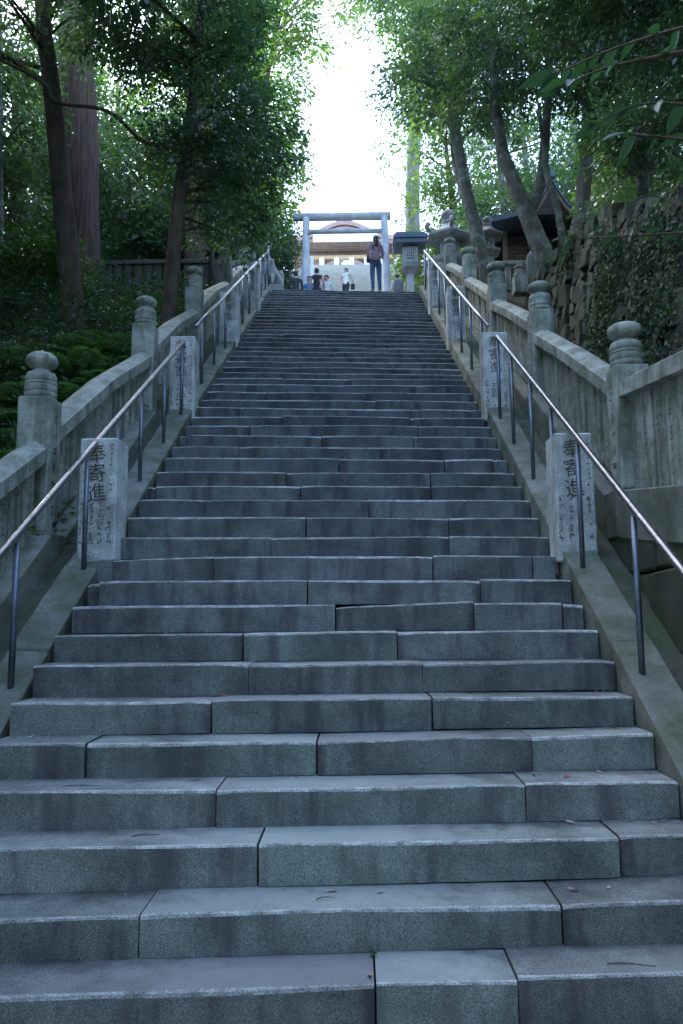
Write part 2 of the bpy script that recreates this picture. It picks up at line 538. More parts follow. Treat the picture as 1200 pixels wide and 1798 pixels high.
for k, t in enumerate(TS):
    zt = t * RISE
    zb = (TS[k - 1] * RISE if k else zt - 0.21) + 0.003
    yk = t * RUN
    nxt = (TS[k + 1] - t) * RUN if k + 1 < len(TS) else 0.6
    js = list(JOINTS.get(k, []))
    if not js:
        a = rnd.uniform(-1.3, -0.1)
        js = [a, a + rnd.uniform(0.9, 1.9)]
        js = [j for j in js if j < 1.6]
    ends = [XL] + ([XL + 0.09] if k in (9, 14, 18) else []) + js + ([XR - 0.17] if k in (8, 16, 21) else []) + [XR]
    if k == 10:
        ends = [XL - 0.16, XL + 0.09] + js + [1.72, XR]
    near = k < 12
    for i in range(len(ends) - 1):
        a, b = ends[i], ends[i + 1]
        gap = rnd.choice((0.004, 0.007, 0.011, 0.017)) if k < 24 else 0.006
        a += gap / 2
        b -= gap / 2
        dz = rnd.uniform(-0.006, 0.006) if k < 30 else rnd.uniform(-0.003, 0.003)
        tz = rnd.uniform(-0.006, 0.006)
        dy = rnd.uniform(-0.012, 0.012)
        if k == 8 and i <= 1:
            dz, tz = 0.0, (0.02 if i == 1 else 0)
        if k == 10 and i == 1:
            dz, tz = -0.012, 0.016
        short = (b - a) < 0.25
        if short:
            dy += 0.02
            dz -= 0.008
        ns = max(2, int((b - a) / (0.06 if near else 0.16 if k < 26 else 0.4)))
        V, F, mi = [], [], []
        bv = rnd.uniform(0.011, 0.016)
        lean = rnd.uniform(0.0, 0.012)
        slit = rnd.choice((0.0, 0.0, 0.004, 0.009))
        chipl, chipr = rnd.uniform(0.0, 0.02), rnd.uniform(0.0, 0.02)
        c0 = Vector(((a + b) / 2, yk, zb))
        for s in range(ns + 1):
            u = s / ns
            x = a + (b - a) * u
            yy = yk + SKEW * x + dy
            z1 = zt + dz + tz * (u - 0.5) * 2
            w = 0.0022 if near else 0.0015
            j = [rnd.uniform(-w, w) for _ in range(6)]
            corner = 0.006 if s in (0, ns) else 0.0
            wear = 0.004 * math.sin(x * 2.1 + k * 1.7) + 0.003 * math.sin(x * 5.3 + k)
            sag = -(chipl * max(0, 1 - u * 14) + chipr * max(0, 1 - (1 - u) * 14)) * 0.5
            V += [(x, yy + nxt + 0.09, zb - 0.01),
                  (x, yy + lean * 0.3 + corner + j[0], zb - 0.002 + slit),
                  (x, yy + lean * 0.6 + corner * 0.7 + j[1] * 1.5, zb + (z1 - zb) * 0.45),
                  (x, yy + corner + j[1], z1 - bv * 1.1 + wear + sag),
                  (x, yy + bv * 0.32 + corner + j[2], z1 - bv * 0.3 + wear * 0.6 + j[3] + sag),
                  (x, yy + bv * 1.5 + corner, z1 - 0.001 + j[4] * 0.5 + sag * 0.6),
                  (x, yy + nxt + 0.09, z1 + 0.004)]
        n = 7
        for s in range(ns):
            for q in range(n):
                q2 = (q + 1) % n
                F.append((s * n + q, s * n + q2, (s + 1) * n + q2, (s + 1) * n + q))
                mi.append(1 if q in (3, 4) else 0)
        F.append(tuple(range(n))[::-1])
        F.append(tuple(ns * n + q for q in range(n)))
        mi += [0, 0]
        F = [f[::-1] for f in F]
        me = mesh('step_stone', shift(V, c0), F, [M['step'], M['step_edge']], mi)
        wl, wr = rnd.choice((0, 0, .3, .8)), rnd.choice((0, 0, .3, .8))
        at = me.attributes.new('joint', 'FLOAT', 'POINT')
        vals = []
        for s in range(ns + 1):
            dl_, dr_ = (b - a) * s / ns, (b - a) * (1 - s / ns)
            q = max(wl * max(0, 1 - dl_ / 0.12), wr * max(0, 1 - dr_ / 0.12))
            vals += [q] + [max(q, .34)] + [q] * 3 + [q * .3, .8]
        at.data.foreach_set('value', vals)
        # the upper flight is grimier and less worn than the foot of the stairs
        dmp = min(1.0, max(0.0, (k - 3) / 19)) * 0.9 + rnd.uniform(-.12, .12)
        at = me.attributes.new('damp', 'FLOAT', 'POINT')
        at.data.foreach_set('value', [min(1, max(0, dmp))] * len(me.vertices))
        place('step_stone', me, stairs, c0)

# packing under the treads so no light leaks through the joints
fill = MB()
for k, t in enumerate(TS):
    z0 = (TS[k - 1] * RISE if k else -0.21)
    for sgn in (0,):
        fill.box((0, t * RUN + 0.16 + 0.5, z0 - 0.1 + 0.07), (2.1, 0.5, 0.1))
fill.build('step_bedding', M['mossy'], stairs)

# curbs, gutters
CURB_X = {-1: (-1.955, -2.24), 1: (1.96, 2.24)}
PILLAR_Y = {-1: [3.50, 7.15, 11.1, 14.45], 1: [3.50, 7.15, 11.0, 14.35]}
for side in (-1, 1):
    xi, xo = CURB_X[side]
    ys = [-1.0, 0.75, 2.3] + [3.36, 5.2, 7.0, 8.9, 10.85, 12.6, 14.2, 15.9, TOPY + 0.05]
    for a, b in zip(ys[:-1], ys[1:]):
        b -= 0.008
        V = []
        off = rnd.uniform(-0.012, 0.012)
        for y in (a, b):
            z = SLOPE * y + curb_rel(side, y) + off
            V += [(xi, y, z), (xi, y, z - 0.45), (xo, y, z - 0.45), (xo, y, z + 0.012)]
        F = [(0, 1, 5, 4), (1, 2, 6, 5), (2, 3, 7, 6), (3, 0, 4, 7), (3, 2, 1, 0), (4, 5, 6, 7)]
        if side > 0:
            F = [f[::-1] for f in F]
        c0 = Vector((xi, a, SLOPE * a))
        me = mesh('curb_stone', shift(V, c0), F, [M['curb']])
        bm = bmesh.new()
        bm.from_mesh(me)
        bmesh.ops.recalc_face_normals(bm, faces=bm.faces)
        bmesh.ops.bevel(bm, geom=bm.edges[:], offset=0.01, segments=1, affect='EDGES')
        bm.to_mesh(me)
        bm.free()
        place('curb_stone', me, stairs, c0)
    g = MB()
    yg = np.linspace(-1.2, TOPY + 0.1, 40)
    xo2 = side * 2.75
    V = []
    for y in yg:
        z = SLOPE * y + curb_rel(side, y)
        for f in (0.0, 0.3, 0.65, 1.0):
            V.append((xo + (xo2 - xo) * f, y, z - 0.1 - 0.02 * math.sin(y * 3 + f * 7) - 0.03 * f * (1 - f)))
    F = []
    for i in range(len(yg) - 1):
        for q in range(3):
            f = (i * 4 + q, i * 4 + q + 1, (i + 1) * 4 + q + 1, (i + 1) * 4 + q)
            F.append(f if side > 0 else f[::-1])
    g.add(V, F)
    g.build('gutter', M['mossy'], stairs)


# ------------------------------------------------------------------ inscriptions
def text_mesh(ch, size):
    cu = bpy.data.curves.new('glyph', 'FONT')
    cu.body = ch
    cu.size = size
    cu.align_x = 'CENTER'
    o = bpy.data.objects.new('glyph', cu)
    COL.objects.link(o)
    bpy.context.view_layer.update()
    me = bpy.data.meshes.new_from_object(o.evaluated_get(bpy.context.evaluated_depsgraph_get()))
    bpy.data.objects.remove(o)
    return me


def glyph_strokes(mb, cx, cz, w, h, rg, mk):
    """worn, no longer readable carved character"""
    for _ in range(rg.randint(3, 5)):
        if rg.random() < 0.55:
            a = Vector((rg.uniform(-.5, -.1) * w, 0, rg.uniform(-.45, .45) * h))
            b = a + Vector((rg.uniform(.3, .8) * w, 0, rg.uniform(-.1, .2) * h))
        else:
            a = Vector((rg.uniform(-.4, .4) * w, 0, rg.uniform(0, .5) * h))
            b = a + Vector((rg.uniform(-.35, .35) * w, 0, -rg.uniform(.3, .8) * h))
        d = (b - a)
        nrm = Vector((-d.z, 0, d.x)).normalized() * (0.06 * w)
        p = [a - nrm * 0.5, b - nrm * 1.1, b + nrm * 1.1, a + nrm * 0.9]
        mb.add([mk(cx + q.x, cz + q.z) for q in p], [(0, 1, 2, 3)])


def column_marks(cx, ztop, zbot, w, rg, mk, mb=None, gap=1.25):
    mb = mb or MB()
    z = ztop
    while z > zbot:
        if rg.random() < 0.93:
            glyph_strokes(mb, cx, z, w * rg.uniform(.8, 1.1), w * rg.uniform(.85, 1.1), rg, mk)
        z -= w * gap
    return mb


MAIN_CHARS = '奉寄進'
GLYPHS = [text_mesh(c, 0.165) for c in MAIN_CHARS]

# ------------------------------------------------------------------ inscribed pillars on the curb
PNAMES = {(-1, 0): 'nearest inscribed stone pillar on the left curb behind a rail post',
          (1, 0): 'nearest pale inscribed stone pillar on the right curb',
          (-1, 1): 'second inscribed stone pillar up the left curb, where the rail breaks',
          (1, 1): 'second inscribed stone pillar up the right curb, where the rail breaks',
          (-1, 2): 'third inscribed stone pillar up the left curb under the upper rail',
          (1, 2): 'third inscribed stone pillar up the right curb under the upper rail',
          (-1, 3): 'topmost inscribed stone pillar on the left curb near the torii',
          (1, 3): 'topmost inscribed stone pillar on the right curb near the stone lanterns'}
for side in (-1, 1):
    for i, y in enumerate(PILLAR_Y[side]):
        x = -2.03 if side < 0 else 2.09
        if i > 0:
            x = side * 2.1
        zb = min(TS, key=lambda t: abs(t * RUN - y)) * RISE - 0.06
        h = 1.12 + (0.1 if i else 0)
        w = 0.335
        base = (x, y + w / 2, zb)
        p = empty('inscribed_pillar', base)
        tag(p, PNAMES[(side, i)], 'pillar', 'inscribed pillars along the stair curbs')
        bm = bm_box(w, w, h, 0.014, 1, 0.004)
        place('shaft', from_bm('shaft', bm, M['pillar']), p, base, (0, 0, rnd.uniform(-.03, .03)))
        yf = y - 0.006
        zc = zb + h - 0.205
        for q, gm in enumerate(GLYPHS):
            V, F = [], []
            for v in gm.vertices:
                # brush-like slant
                V.append((v.co.x * 1.02 - 0.12 * v.co.y, 0, v.co.y * 1.05 + 0.12 * v.co.x))
            F = [tuple(pp.vertices) for pp in gm.polygons]
            place('inscription', mesh('inscription', V, F, [M['carve']]), p, (x - 0.01 + 0.004 * q, yf, zc - 0.172 * q))
        rg = random.Random(50 + i * 2 + side)
        mk = lambda a, b: (a, 0, b)
        mb = MB()
        column_marks(0.115, h - 0.06, 0.66, 0.035, rg, mk, mb)
        for cx in (-0.13, -0.045, 0.03, 0.11):
            column_marks(cx, 0.54, 0.2, 0.05, rg, mk, mb, 1.1)
        kind(place('inscription', mesh('inscription', mb.V, mb.F, [M['carve_faint']]), p, (x, yf, zb)), 'stuff')

# ------------------------------------------------------------------ balustrades
FIN = [(0.15, 0.0), (0.152, 0.05), (0.146, 0.055), (0.152, 0.06), (0.152, 0.115), (0.146, 0.12), (0.152, 0.125),
       (0.152, 0.145), (0.146, 0.15), (0.152, 0.155), (0.15, 0.2), (0.132, 0.235), (0.09, 0.25), (0.075, 0.27),
       (0.085, 0.285), (0.125, 0.3), (0.152, 0.33), (0.155, 0.355), (0.14, 0.39), (0.1, 0.418), (0.045, 0.432),
       (0.015, 0.445), (0.004, 0.46)]
FIN_R = [(a, b) for a, b in FIN[:14]] + [(0.12, 0.29), (0.15, 0.31), (0.158, 0.345), (0.15, 0.385), (0.12, 0.405), (0.06, 0.412)]
V, F = lathe(FIN, 20)
FIN_ME = mesh('finial', V, F, [M['bal']], None, True)
V, F = lathe(FIN_R, 20)
FINR_ME = mesh('finial', V, F, [M['bal']], None, True)
SLAB_W, SLAB_T = 0.215, 0.1
mark_meshes = []
for s in range(4):
    rg = random.Random(300 + s)
    mb = column_marks(0, 0, -0.75, 0.075, rg, lambda a, b: (0, a, b))
    mark_meshes.append(mesh('inscription', mb.V, mb.F, [M['carve_faint']]))


def cap_stone(parent, x, pts, w=0.27, side=0.13, ridge=0.055):
    """gabled coping along (y, ztop) points"""
    V, F = [], []
    for (y, z) in pts:
        V += [(x - w / 2, y, z - ridge - side), (x + w / 2, y, z - ridge - side), (x + w / 2, y, z - ridge),
              (x + 0.03, y, z), (x - 0.03, y, z), (x - w / 2, y, z - ridge)]
    n = 6
    for i in range(len(pts) - 1):
        for q in range(n):
            q2 = (q + 1) % n
            F.append((i * n + q, (i + 1) * n + q, (i + 1) * n + q2, i * n + q2))
    F.append(tuple(range(n)))
    F.append(tuple((len(pts) - 1) * n + q for q in range(n))[::-1])
    c0 = (x, pts[0][0], pts[0][1])
    me = mesh('coping_stone', shift(V, c0), F, [M['bal']])
    bm = bmesh.new()
    bm.from_mesh(me)
    bmesh.ops.recalc_face_normals(bm, faces=bm.faces)
    bm.to_mesh(me)
    bm.free()
    place('coping_stone', me, parent, c0)


def balustrade(side, x, posts, label):
    """posts: (y, z of block base, z of block top)"""
    root = empty('stone_balustrade', (x, posts[0][0], posts[0][1]))
    tag(root, label, 'balustrade')
    pw = 0.295
    inner = -side
    for i, (y, zb, zt) in enumerate(posts):
        bm = bm_box(pw, pw, zt - zb, 0.018, 2, 0.003)
        o = place('post', from_bm('post', bm, M['bal']), root, (x, y, zb))
        fs = rnd.uniform(0.92, 0.99)
        place('finial', FIN_ME if side < 0 else FINR_ME, o, (x, y, zt - 0.002), (rnd.uniform(-.015, .015), rnd.uniform(-.015, .015), rnd.uniform(0, 3)), (fs, fs, rnd.uniform(.96, 1.02)))
        rg = random.Random(90 + i + side)
        mb = column_marks(0, zt - zb - 0.2, 0.15, 0.11, rg, lambda a, b: (0, a, b))
        kind(place('inscription', mesh('inscription', mb.V, mb.F, [M['carve']]), o, (x + inner * (pw / 2 + 0.003), y, zb)), 'stuff')
    for i in range(len(posts) - 1):
        y0, zb0, zt0 = posts[i]
        y1, zb1, zt1 = posts[i + 1]
        ya, yb = y0 + pw / 2, y1 - pw / 2
        level = abs(zb1 - zb0) < 0.8

        def cap(y):
            u = (y - ya) / (yb - ya)
            if level:
                return zt0 - 0.12 + (zt1 - zt0) * u
            a = zt0 - (0.17 if side < 0 else 0.03)
            b = zt1 - (0.42 if side < 0 else 0.29)
            bow = 0.07 if side < 0 else 0.025
            return a + (b - a) * u + bow * (u / 0.5 if u < 0.5 else (1 - u) / 0.5)

        def base(y):
            u = (y - y0) / (y1 - y0)
            return zb0 + (zb1 - zb0) * u
        mid = ya + (yb - ya) * 0.5
        cap_stone(root, x, [(v, cap(v)) for v in np.linspace(ya + 0.002, mid - 0.003, 5)])
        cap_stone(root, x, [(v, cap(v)) for v in np.linspace(mid + 0.003, yb - 0.002, 5)])
        ns = int((yb - ya) / 0.262)
        pitch = (yb - ya) / ns
        for s in range(ns):
            yc = ya + pitch * (s + 0.5)
            w = pitch - 0.05
            V = []
            th = SLAB_T / 2 + rnd.uniform(-.012, .012)
            for yy in (yc - w / 2, yc + w / 2):
                for xx in (x - th, x + th):
                    V += [(xx, yy, base(yy) - 0.02), (xx, yy, cap(yy) - 0.16)]
            F = [(0, 1, 3, 2), (4, 6, 7, 5), (0, 4, 5, 1), (2, 3, 7, 6), (0, 2, 6, 4), (1, 5, 7, 3)]
            c0 = Vector((x, yc, base(yc)))
            me = mesh('slab', shift(V, c0), F, [M['bal']])
            bm = bmesh.new()
            bm.from_mesh(me)
            bmesh.ops.recalc_face_normals(bm, faces=bm.faces)
            bmesh.ops.bevel(bm, geom=bm.edges[:], offset=0.018, segments=1, affect='EDGES')
            bm.to_mesh(me)
            bm.free()
            so = place('slab', me, root, c0)
            if i < 3:
                kind(place('inscription', mark_meshes[rnd.randrange(4)], so,
                           (x + inner * (th + 0.003), yc, cap(yc) - 0.34)), 'stuff')
        # plinth course under the slabs, stepped level under each post
        pl = [(y0 - pw / 2 - 0.02, zb0), (y0 + pw / 2 + 0.02, zb0), (y1 - pw / 2 - 0.02, zb1 - 0.02)]
        for (a, za), (b, zb_) in zip(pl[:-1], pl[1:]):
            V = []
            for yy, zz in ((a + 0.003, za), (b - 0.003, zb_)):
                V += [(x - 0.21, yy, zz - 0.003), (x + 0.21, yy, zz - 0.003), (x + 0.21, yy, zz - 0.42), (x - 0.21, yy, zz - 0.42)]
            F = [(0, 1, 2, 3), (7, 6, 5, 4), (0, 4, 5, 1), (1, 5, 6, 2), (2, 6, 7, 3), (3, 7, 4, 0)]
            c0 = Vector((x, a, za))
            me = mesh('plinth_stone', shift(V, c0), F, [M['curb']])
            bm = bmesh.new()
            bm.from_mesh(me)
            bmesh.ops.recalc_face_normals(bm, faces=bm.faces)
            bmesh.ops.bevel(bm, geom=bm.edges[:], offset=0.012, segments=1, affect='EDGES')
            bm.to_mesh(me)
            bm.free()
            place('plinth_stone', me, root, c0)
    return root


BLX, BRX = -2.63, 2.66
lp = [(0.2, 1.8), (3.68, 1.79), (7.25, 1.70), (10.55, 1.66), (13.95, 1.63), (17.3, 1.56)]
lposts = []
for y, rel in lp:
    top = SLOPE * y + rel - 0.46
    lposts.append((y, top - 1.22, top))
balustrade(-1, BLX, lposts, 'long stone balustrade with onion finials left of the steps')
rp = [(3.72, 1.95), (6.9, 1.84), (10.0, 1.68), (13.1, 1.6), (16.2, 1.5)]
rposts = []
for y, rel in rp:
    top = SLOPE * y + rel - 0.41
    rposts.append((y, top - 1.12, top))
y0, b0, t0 = rposts[0]
rposts.insert(0, (y0 - 3.2, b0 - 0.4, t0 - 0.4))
balustrade(1, BRX, rposts, 'long stone balustrade with flat-topped finials right of the steps')

# retaining wall under the level right-hand bay
rw = empty('retaining_wall', (2.5, 2.0, 0))
tag(rw, 'mossy stone block retaining wall under the level right balustrade', 'wall')
for ci, (z0, z1) in enumerate(((-0.3, 0.55), (0.56, 1.25), (1.26, 1.86), (1.87, 2.36))):
    y = -2.6 + 0.4 * (ci % 2)
    while y < 5.2:
        L = rnd.uniform(0.7, 1.3)
        if z1 > SLOPE * y - 0.5:
            V, F = [], []
            bm = bm_box(0.4, L - 0.012, z1 - z0, 0.02, 1, 0.012)
            place('stone_block', from_bm('stone_block', bm, M['mossy']), rw, (2.66 + rnd.uniform(-.012, .012), y + L / 2, z0))
        y += L

# ------------------------------------------------------------------ handrails
def handrail(side, x, ya, yb, relf, post_ys, label, endcap=True):
    root = empty('handrail', (x, ya, SLOPE * ya))
    tag(root, label, 'handrail', 'steel handrails beside the steps')
    zf = lambda y: SLOPE * y + relf(y)
    pts = [(x, y, zf(y)) for y in np.linspace(ya, yb, 9)]
    e = Vector(pts[-1])
    pts += [(x, e.y + 0.03, e.z + 0.004), (x, e.y + 0.05, e.z - 0.02), (x, e.y + 0.055, e.z - 0.07)]
    V, F = tube(pts, 0.0255, 14)
    place('rail', mesh('rail', shift(V, pts[0]), F, [M['rail']], None, True), root, pts[0])
    for y in post_ys:
        zb = SLOPE * y + curb_rel(side, y) - 0.02
        z1 = zf(y) - 0.06
        V, F = tube([(x, y, zb), (x, y, z1)], 0.0215, 12)
        o = place('post', mesh('post', shift(V, (x, y, zb)), F, [M['railpost']], None, True), root, (x, y, zb))
        mb = MB()
        mb.tube([(x, y, z1 - 0.01), (x, y, z1 + 0.045)], 0.009, 8)
        mb.box((x, y, z1 + 0.035), (0.013, 0.055, 0.004), 0, Matrix.Rotation(math.atan(SLOPE), 3, 'X'))
        mb.build('bracket', M['rail'], o, (x, y, z1))
    return root


handrail(-1, -2.06, -0.9, 6.98, lambda y: 0.94 + 0.024 * (y - 1.6), [-0.35, 0.8, 1.93, 3.3, 4.15, 5.0, 6.02, 6.97],
         'lower steel handrail on the left curb, cropped by the frame')
handrail(-1, -2.06, 7.85, 17.75, lambda y: 1.10, [8.35, 9.4, 10.5, 11.6, 12.7, 13.75, 14.9, 15.9, 16.9, 17.7],
         'upper steel handrail on the left curb shining in the skylight')
handrail(1, 2.05, -0.9, 6.72, lambda y: 1.055 + 0.018 * (y - 1.2), [-0.35, 0.85, 1.96, 3.24, 4.1, 4.94, 5.9, 6.72],
         'lower steel handrail on the right curb, cropped by the frame')
handrail(1, 2.05, 7.4, 16.6, lambda y: 1.145, [7.95, 9.0, 10.1, 11.2, 12.3, 13.4, 14.5, 15.4, 16.5],
         'upper steel handrail on the right curb shining in the skylight')

# ------------------------------------------------------------------ terrain
WT_Y = [-60, 1.0, 3.0, 5.9, 8.9, 10.5, 12.3, 14.5, 17, 22, 45, 400]
WT_Z = [3.5, 4.6, 5.2, 6.48, 7.9, 8.35, 8.5, 9.1, 10.3, 11.2, 20.5, 30]
S2Y, S2END = 21.3, 39.0


def gz(x, y):
    corr = abs(x) < 2.85
    if corr:
        if y < -0.2:
            return -0.215
        if y < TOPY + 0.1:
            return SLOPE * max(y, 0) - 0.75
        if y < S2Y:
            return TOPZ - 0.03
        if y < S2END:
            return TOPZ + SLOPE * (y - S2Y) - 0.6
        return TOPZ + SLOPE * (S2END - S2Y) - 0.03
    lo = -0.215
    if x < 0:
        d = -2.85 - x
        base = SLOPE * min(max(y, -2.0), 15.8) - 0.12
        if y > 15.8:
            base += 0.05 * min(y - 15.8, 6)
        if y > 22:
            base += 0.45 * (min(y, 45) - 22)
        if y < -2:
            base += 0
        b = base + 0.05 * d + 0.14 * math.sin(x * 1.3 + y * .7) * min(1, d) + 0.1 * math.sin(y * 1.9 + x * .4) * min(1, d)
        if d > 18:
            b += min((d - 18) * 0.12, 5.0)
        return b
    d = x - 2.85
    low = SLOPE * min(y, 17.2) - 0.05
    if y < 4.2:
        low = 2.35
    top = float(np.interp(y, WT_Y, WT_Z))
    if x > 4.25:
        return top + 0.05 * math.sin(x * 1.7 + y) + min(0.08 * (x - 4.25), 3)
    return min(low, top) if y < 15 else top - 0.1


xs = np.unique(np.concatenate([[-600, -300, -150, -90, -60, -45, -35, -28], np.arange(-24, 24.1, 0.6), [28, 35, 45, 60, 90, 150, 300, 600],
                               [-2.851, -2.849, 2.849, 2.851, 4.2, 4.26]]))
ysg = np.unique(np.concatenate([[-600, -300, -120, -60, -30, -15], np.arange(-9, 46.1, 0.6), [50, 60, 80, 120, 200, 400, 800],
                                [-0.22, TOPY + 0.09, TOPY + 0.11, S2Y - .01]]))
V = [(float(x), float(y), gz(x, y)) for y in ysg for x in xs]
nx = len(xs)
F = [(j * nx + i, j * nx + i + 1, (j + 1) * nx + i + 1, (j + 1) * nx + i) for j in range(len(ysg) - 1) for i in range(nx - 1)]
kind(place('hillside_ground', mesh('hillside_ground', V, F, [M['ground']], None, True)), 'structure')

# plaza at the head of the flight
mb = MB()
mb.box((0, (TOPY + 0.6 + S2Y) / 2, TOPZ - 0.15), (3.6, (S2Y - TOPY - 0.6) / 2, 0.15))
kind(mb.build('upper_landing', M['paving']), 'structure')
# approach paving at the foot
mb = MB()
mb.box((0, -6.1, -0.3), (2.4, 6.0, 0.094))
kind(mb.build('lower_paving', M['paving']), 'structure')

# second flight
mb = MB()
n2 = 56
rr = (S2END - S2Y) / n2
for i in range(n2):
    y = S2Y + i * rr
    z = TOPZ + (i + 1) * rr * SLOPE
    mb.box((0, y + 0.4, z - 0.2), (2.6, 0.4, 0.2))
kind(mb.build('upper_stairs', M['paving']), 'structure')
PZ = TOPZ + SLOPE * (S2END - S2Y)
mb = MB()
mb.box((0, S2END + 8.35, PZ - 0.3), (12, 8, 0.3))
kind(mb.build('shrine_terrace', M['paving']), 'structure')
#@@PART2
# ------------------------------------------------------------------ torii
TY = 20.5
tor = empty('torii_gate', (0, TY, TOPZ))
tag(tor, 'grey stone torii gate at the head of the steps', 'torii')
for sx, tx0, tx1 in ((-1, -1.27, -1.2), (1, 1.27, 1.2)):
    V, F = tube([(tx0, TY, TOPZ), (tx0, TY, TOPZ + 0.12), (tx0, TY, TOPZ + 0.12), (tx1, TY, TOPZ + 3.72), (tx1, TY, TOPZ + 3.82)],
                [0.17, 0.17, 0.13, 0.108, 0.02], 18)
    place('pillar', mesh('pillar', shift(V, (tx0, TY, TOPZ)), F, [M['torii']], None, True), tor, (tx0, TY, TOPZ))
V, F = tube([(-1.62, TY + 0.06, TOPZ + 3.80), (1.4, TY + 0.06, TOPZ + 3.80)], 0.128, 18)
place('top_beam', mesh('top_beam', shift(V, (0, TY, TOPZ + 3.8)), F, [M['torii']], None, True), tor, (0, TY, TOPZ + 3.8))
V, F = tube([(-1.22, TY, TOPZ + 3.29), (1.22, TY, TOPZ + 3.29)], 0.078, 14)
place('tie_beam', mesh('tie_beam', shift(V, (0, TY, TOPZ + 3.29)), F, [M['torii']], None, True), tor, (0, TY, TOPZ + 3.29))


# ------------------------------------------------------------------ stone lanterns
def hex_prof(profile, n, c, phase=math.pi / 6):
    return lathe(profile, n, c, phase)


def big_lantern(x, y, z, label, mat, s=1.0, curls=True):
    root = empty('stone_lantern', (x, y, z))
    tag(root, label, 'lantern')

    def part(name, prof, n=6, smooth=False, ph=math.pi / 6):
        V, F = lathe([(a * s, b * s) for a, b in prof], n, (0, 0, 0), ph)
        return place(name, mesh(name, V, F, [mat], None, smooth), root, (x, y, z))
    part('base', [(0.62, 0), (0.62, 0.2), (0.5, 0.22), (0.5, 0.42), (0.36, 0.52)])
    part('shaft', [(0.25, 0.5), (0.22, 0.9), (0.25, 0.95), (0.25, 1.02), (0.22, 1.07), (0.24, 1.5)], 16, True)
    part('platform', [(0.26, 1.48), (0.5, 1.66), (0.54, 1.7), (0.54, 1.82), (0.4, 1.84)])
    lb = part('light_chamber', [(0.31, 1.83), (0.31, 2.3)])
    for a in range(3):
        an = a * math.tau / 3 - math.pi / 2
        mb = MB()
        R = Matrix.Rotation(an + math.pi / 2, 3, 'Z')
        mb.box((x + math.cos(an) * 0.272 * s, y + math.sin(an) * 0.272 * s, z + 2.06 * s), (0.1 * s, 0.006 * s, 0.13 * s), 0, R)
        mb.build('opening', M['carve'], lb, (x, y, z + 2.06 * s))
    rf = part('roof', [(0.3, 2.3), (0.6, 2.36), (0.7, 2.43), (0.69, 2.5), (0.5, 2.58), (0.33, 2.7), (0.2, 2.86), (0.16, 2.9)])
    if curls:
        for a in range(6):
            an = a * math.tau / 6 + math.pi / 6
            d = Vector((math.cos(an), math.sin(an), 0))
            pts, rad = smoothpath([(*(d * 0.5 + Vector((0, 0, 2.52))), 0.05), (*(d * 0.66 + Vector((0, 0, 2.53))), 0.055),
                                   (*(d * 0.78 + Vector((0, 0, 2.62))), 0.06), (*(d * 0.74 + Vector((0, 0, 2.74))), 0.06),
                                   (*(d * 0.66 + Vector((0, 0, 2.7))), 0.05)], 3)
            V, F = tube([Vector(p) * s for p in pts], [q * s for q in rad], 8)
            place('curl', mesh('curl', V, F, [mat], None, True), rf, (x, y, z))
    part('jewel', [(0.15, 2.88), (0.2, 2.93), (0.17, 2.98), (0.12, 3.02), (0.2, 3.08), (0.22, 3.16), (0.19, 3.25), (0.1, 3.33), (0.02, 3.38)], 16, True)
    return root


big_lantern(3.03, 19.4, TOPZ, 'large stone lantern with curled roof corners right of the landing', M['lantern'])
big_lantern(-2.85, 19.3, TOPZ, 'large stone lantern half hidden by leaves left of the landing', M['lantern'], 0.93)
big_lantern(4.62, 8.3, 7.62, 'dark stone lantern on top of the rubble wall behind leaves', M['darkstone'], 0.42, False)
big_lantern(3.75, 17.0, TOPZ - 0.2, 'small stone lantern behind the third right balustrade post', M['lantern'], 0.62, False)

# square lamp with flat roof
lx, ly = 1.93, 20.0
ql = empty('square_lantern', (lx, ly, TOPZ))
tag(ql, 'square stone lantern with flat dark roof beside the torii', 'lantern')
box('base', (0.5, 0.5, 0.3), M['lantern'], ql, (lx, ly, TOPZ), 0.02)
box('shaft', (0.2, 0.2, 1.45), M['torii'], ql, (lx, ly, TOPZ + 0.3), 0.01)
mb = MB()
mb.add([(a * w, b * w, z) for w, z in ((0.1, 1.6), (0.26, 1.78), (0.26, 1.92)) for a, b in ((-1, -1), (1, -1), (1, 1), (-1, 1))],
       [(0, 1, 5, 4), (1, 2, 6, 5), (2, 3, 7, 6), (3, 0, 4, 7), (4, 5, 9, 8), (5, 6, 10, 9), (6, 7, 11, 10), (7, 4, 8, 11), (8, 9, 10, 11), (3, 2, 1, 0)])
place('bracket', mesh('bracket', mb.V, mb.F, [M['lantern']]), ql, (lx, ly, TOPZ))
lbx = box('light_box', (0.46, 0.46, 0.5), M['torii'], ql, (lx, ly, TOPZ + 1.93), 0.012)
box('window', (0.2, 0.02, 0.26), M['carve'], lbx, (lx, ly - 0.232, TOPZ + 2.04), 0.0)
for gx in (-0.062, 0.0, 0.062):
    box('lattice_bar', (0.03, 0.02, 0.25), M['torii'], lbx, (lx + gx, ly - 0.245, TOPZ + 2.045), 0.0)
for gz_ in (0.0, 0.085, 0.17):
    box('lattice_bar', (0.19, 0.016, 0.03), M['torii'], lbx, (lx, ly - 0.247, TOPZ + 2.07 + gz_), 0.0)
mb = MB()
mb.box((lx, ly, TOPZ + 2.53), (0.47, 0.42, 0.06)).box((lx, ly, TOPZ + 2.66), (0.5, 0.46, 0.055)).box((lx, ly, TOPZ + 2.78), (0.44, 0.34, 0.05)).box((lx, ly, TOPZ + 2.85), (0.42, 0.1, 0.03))
mb.build('roof', M['roof'], ql, (lx, ly, TOPZ + 2.5))

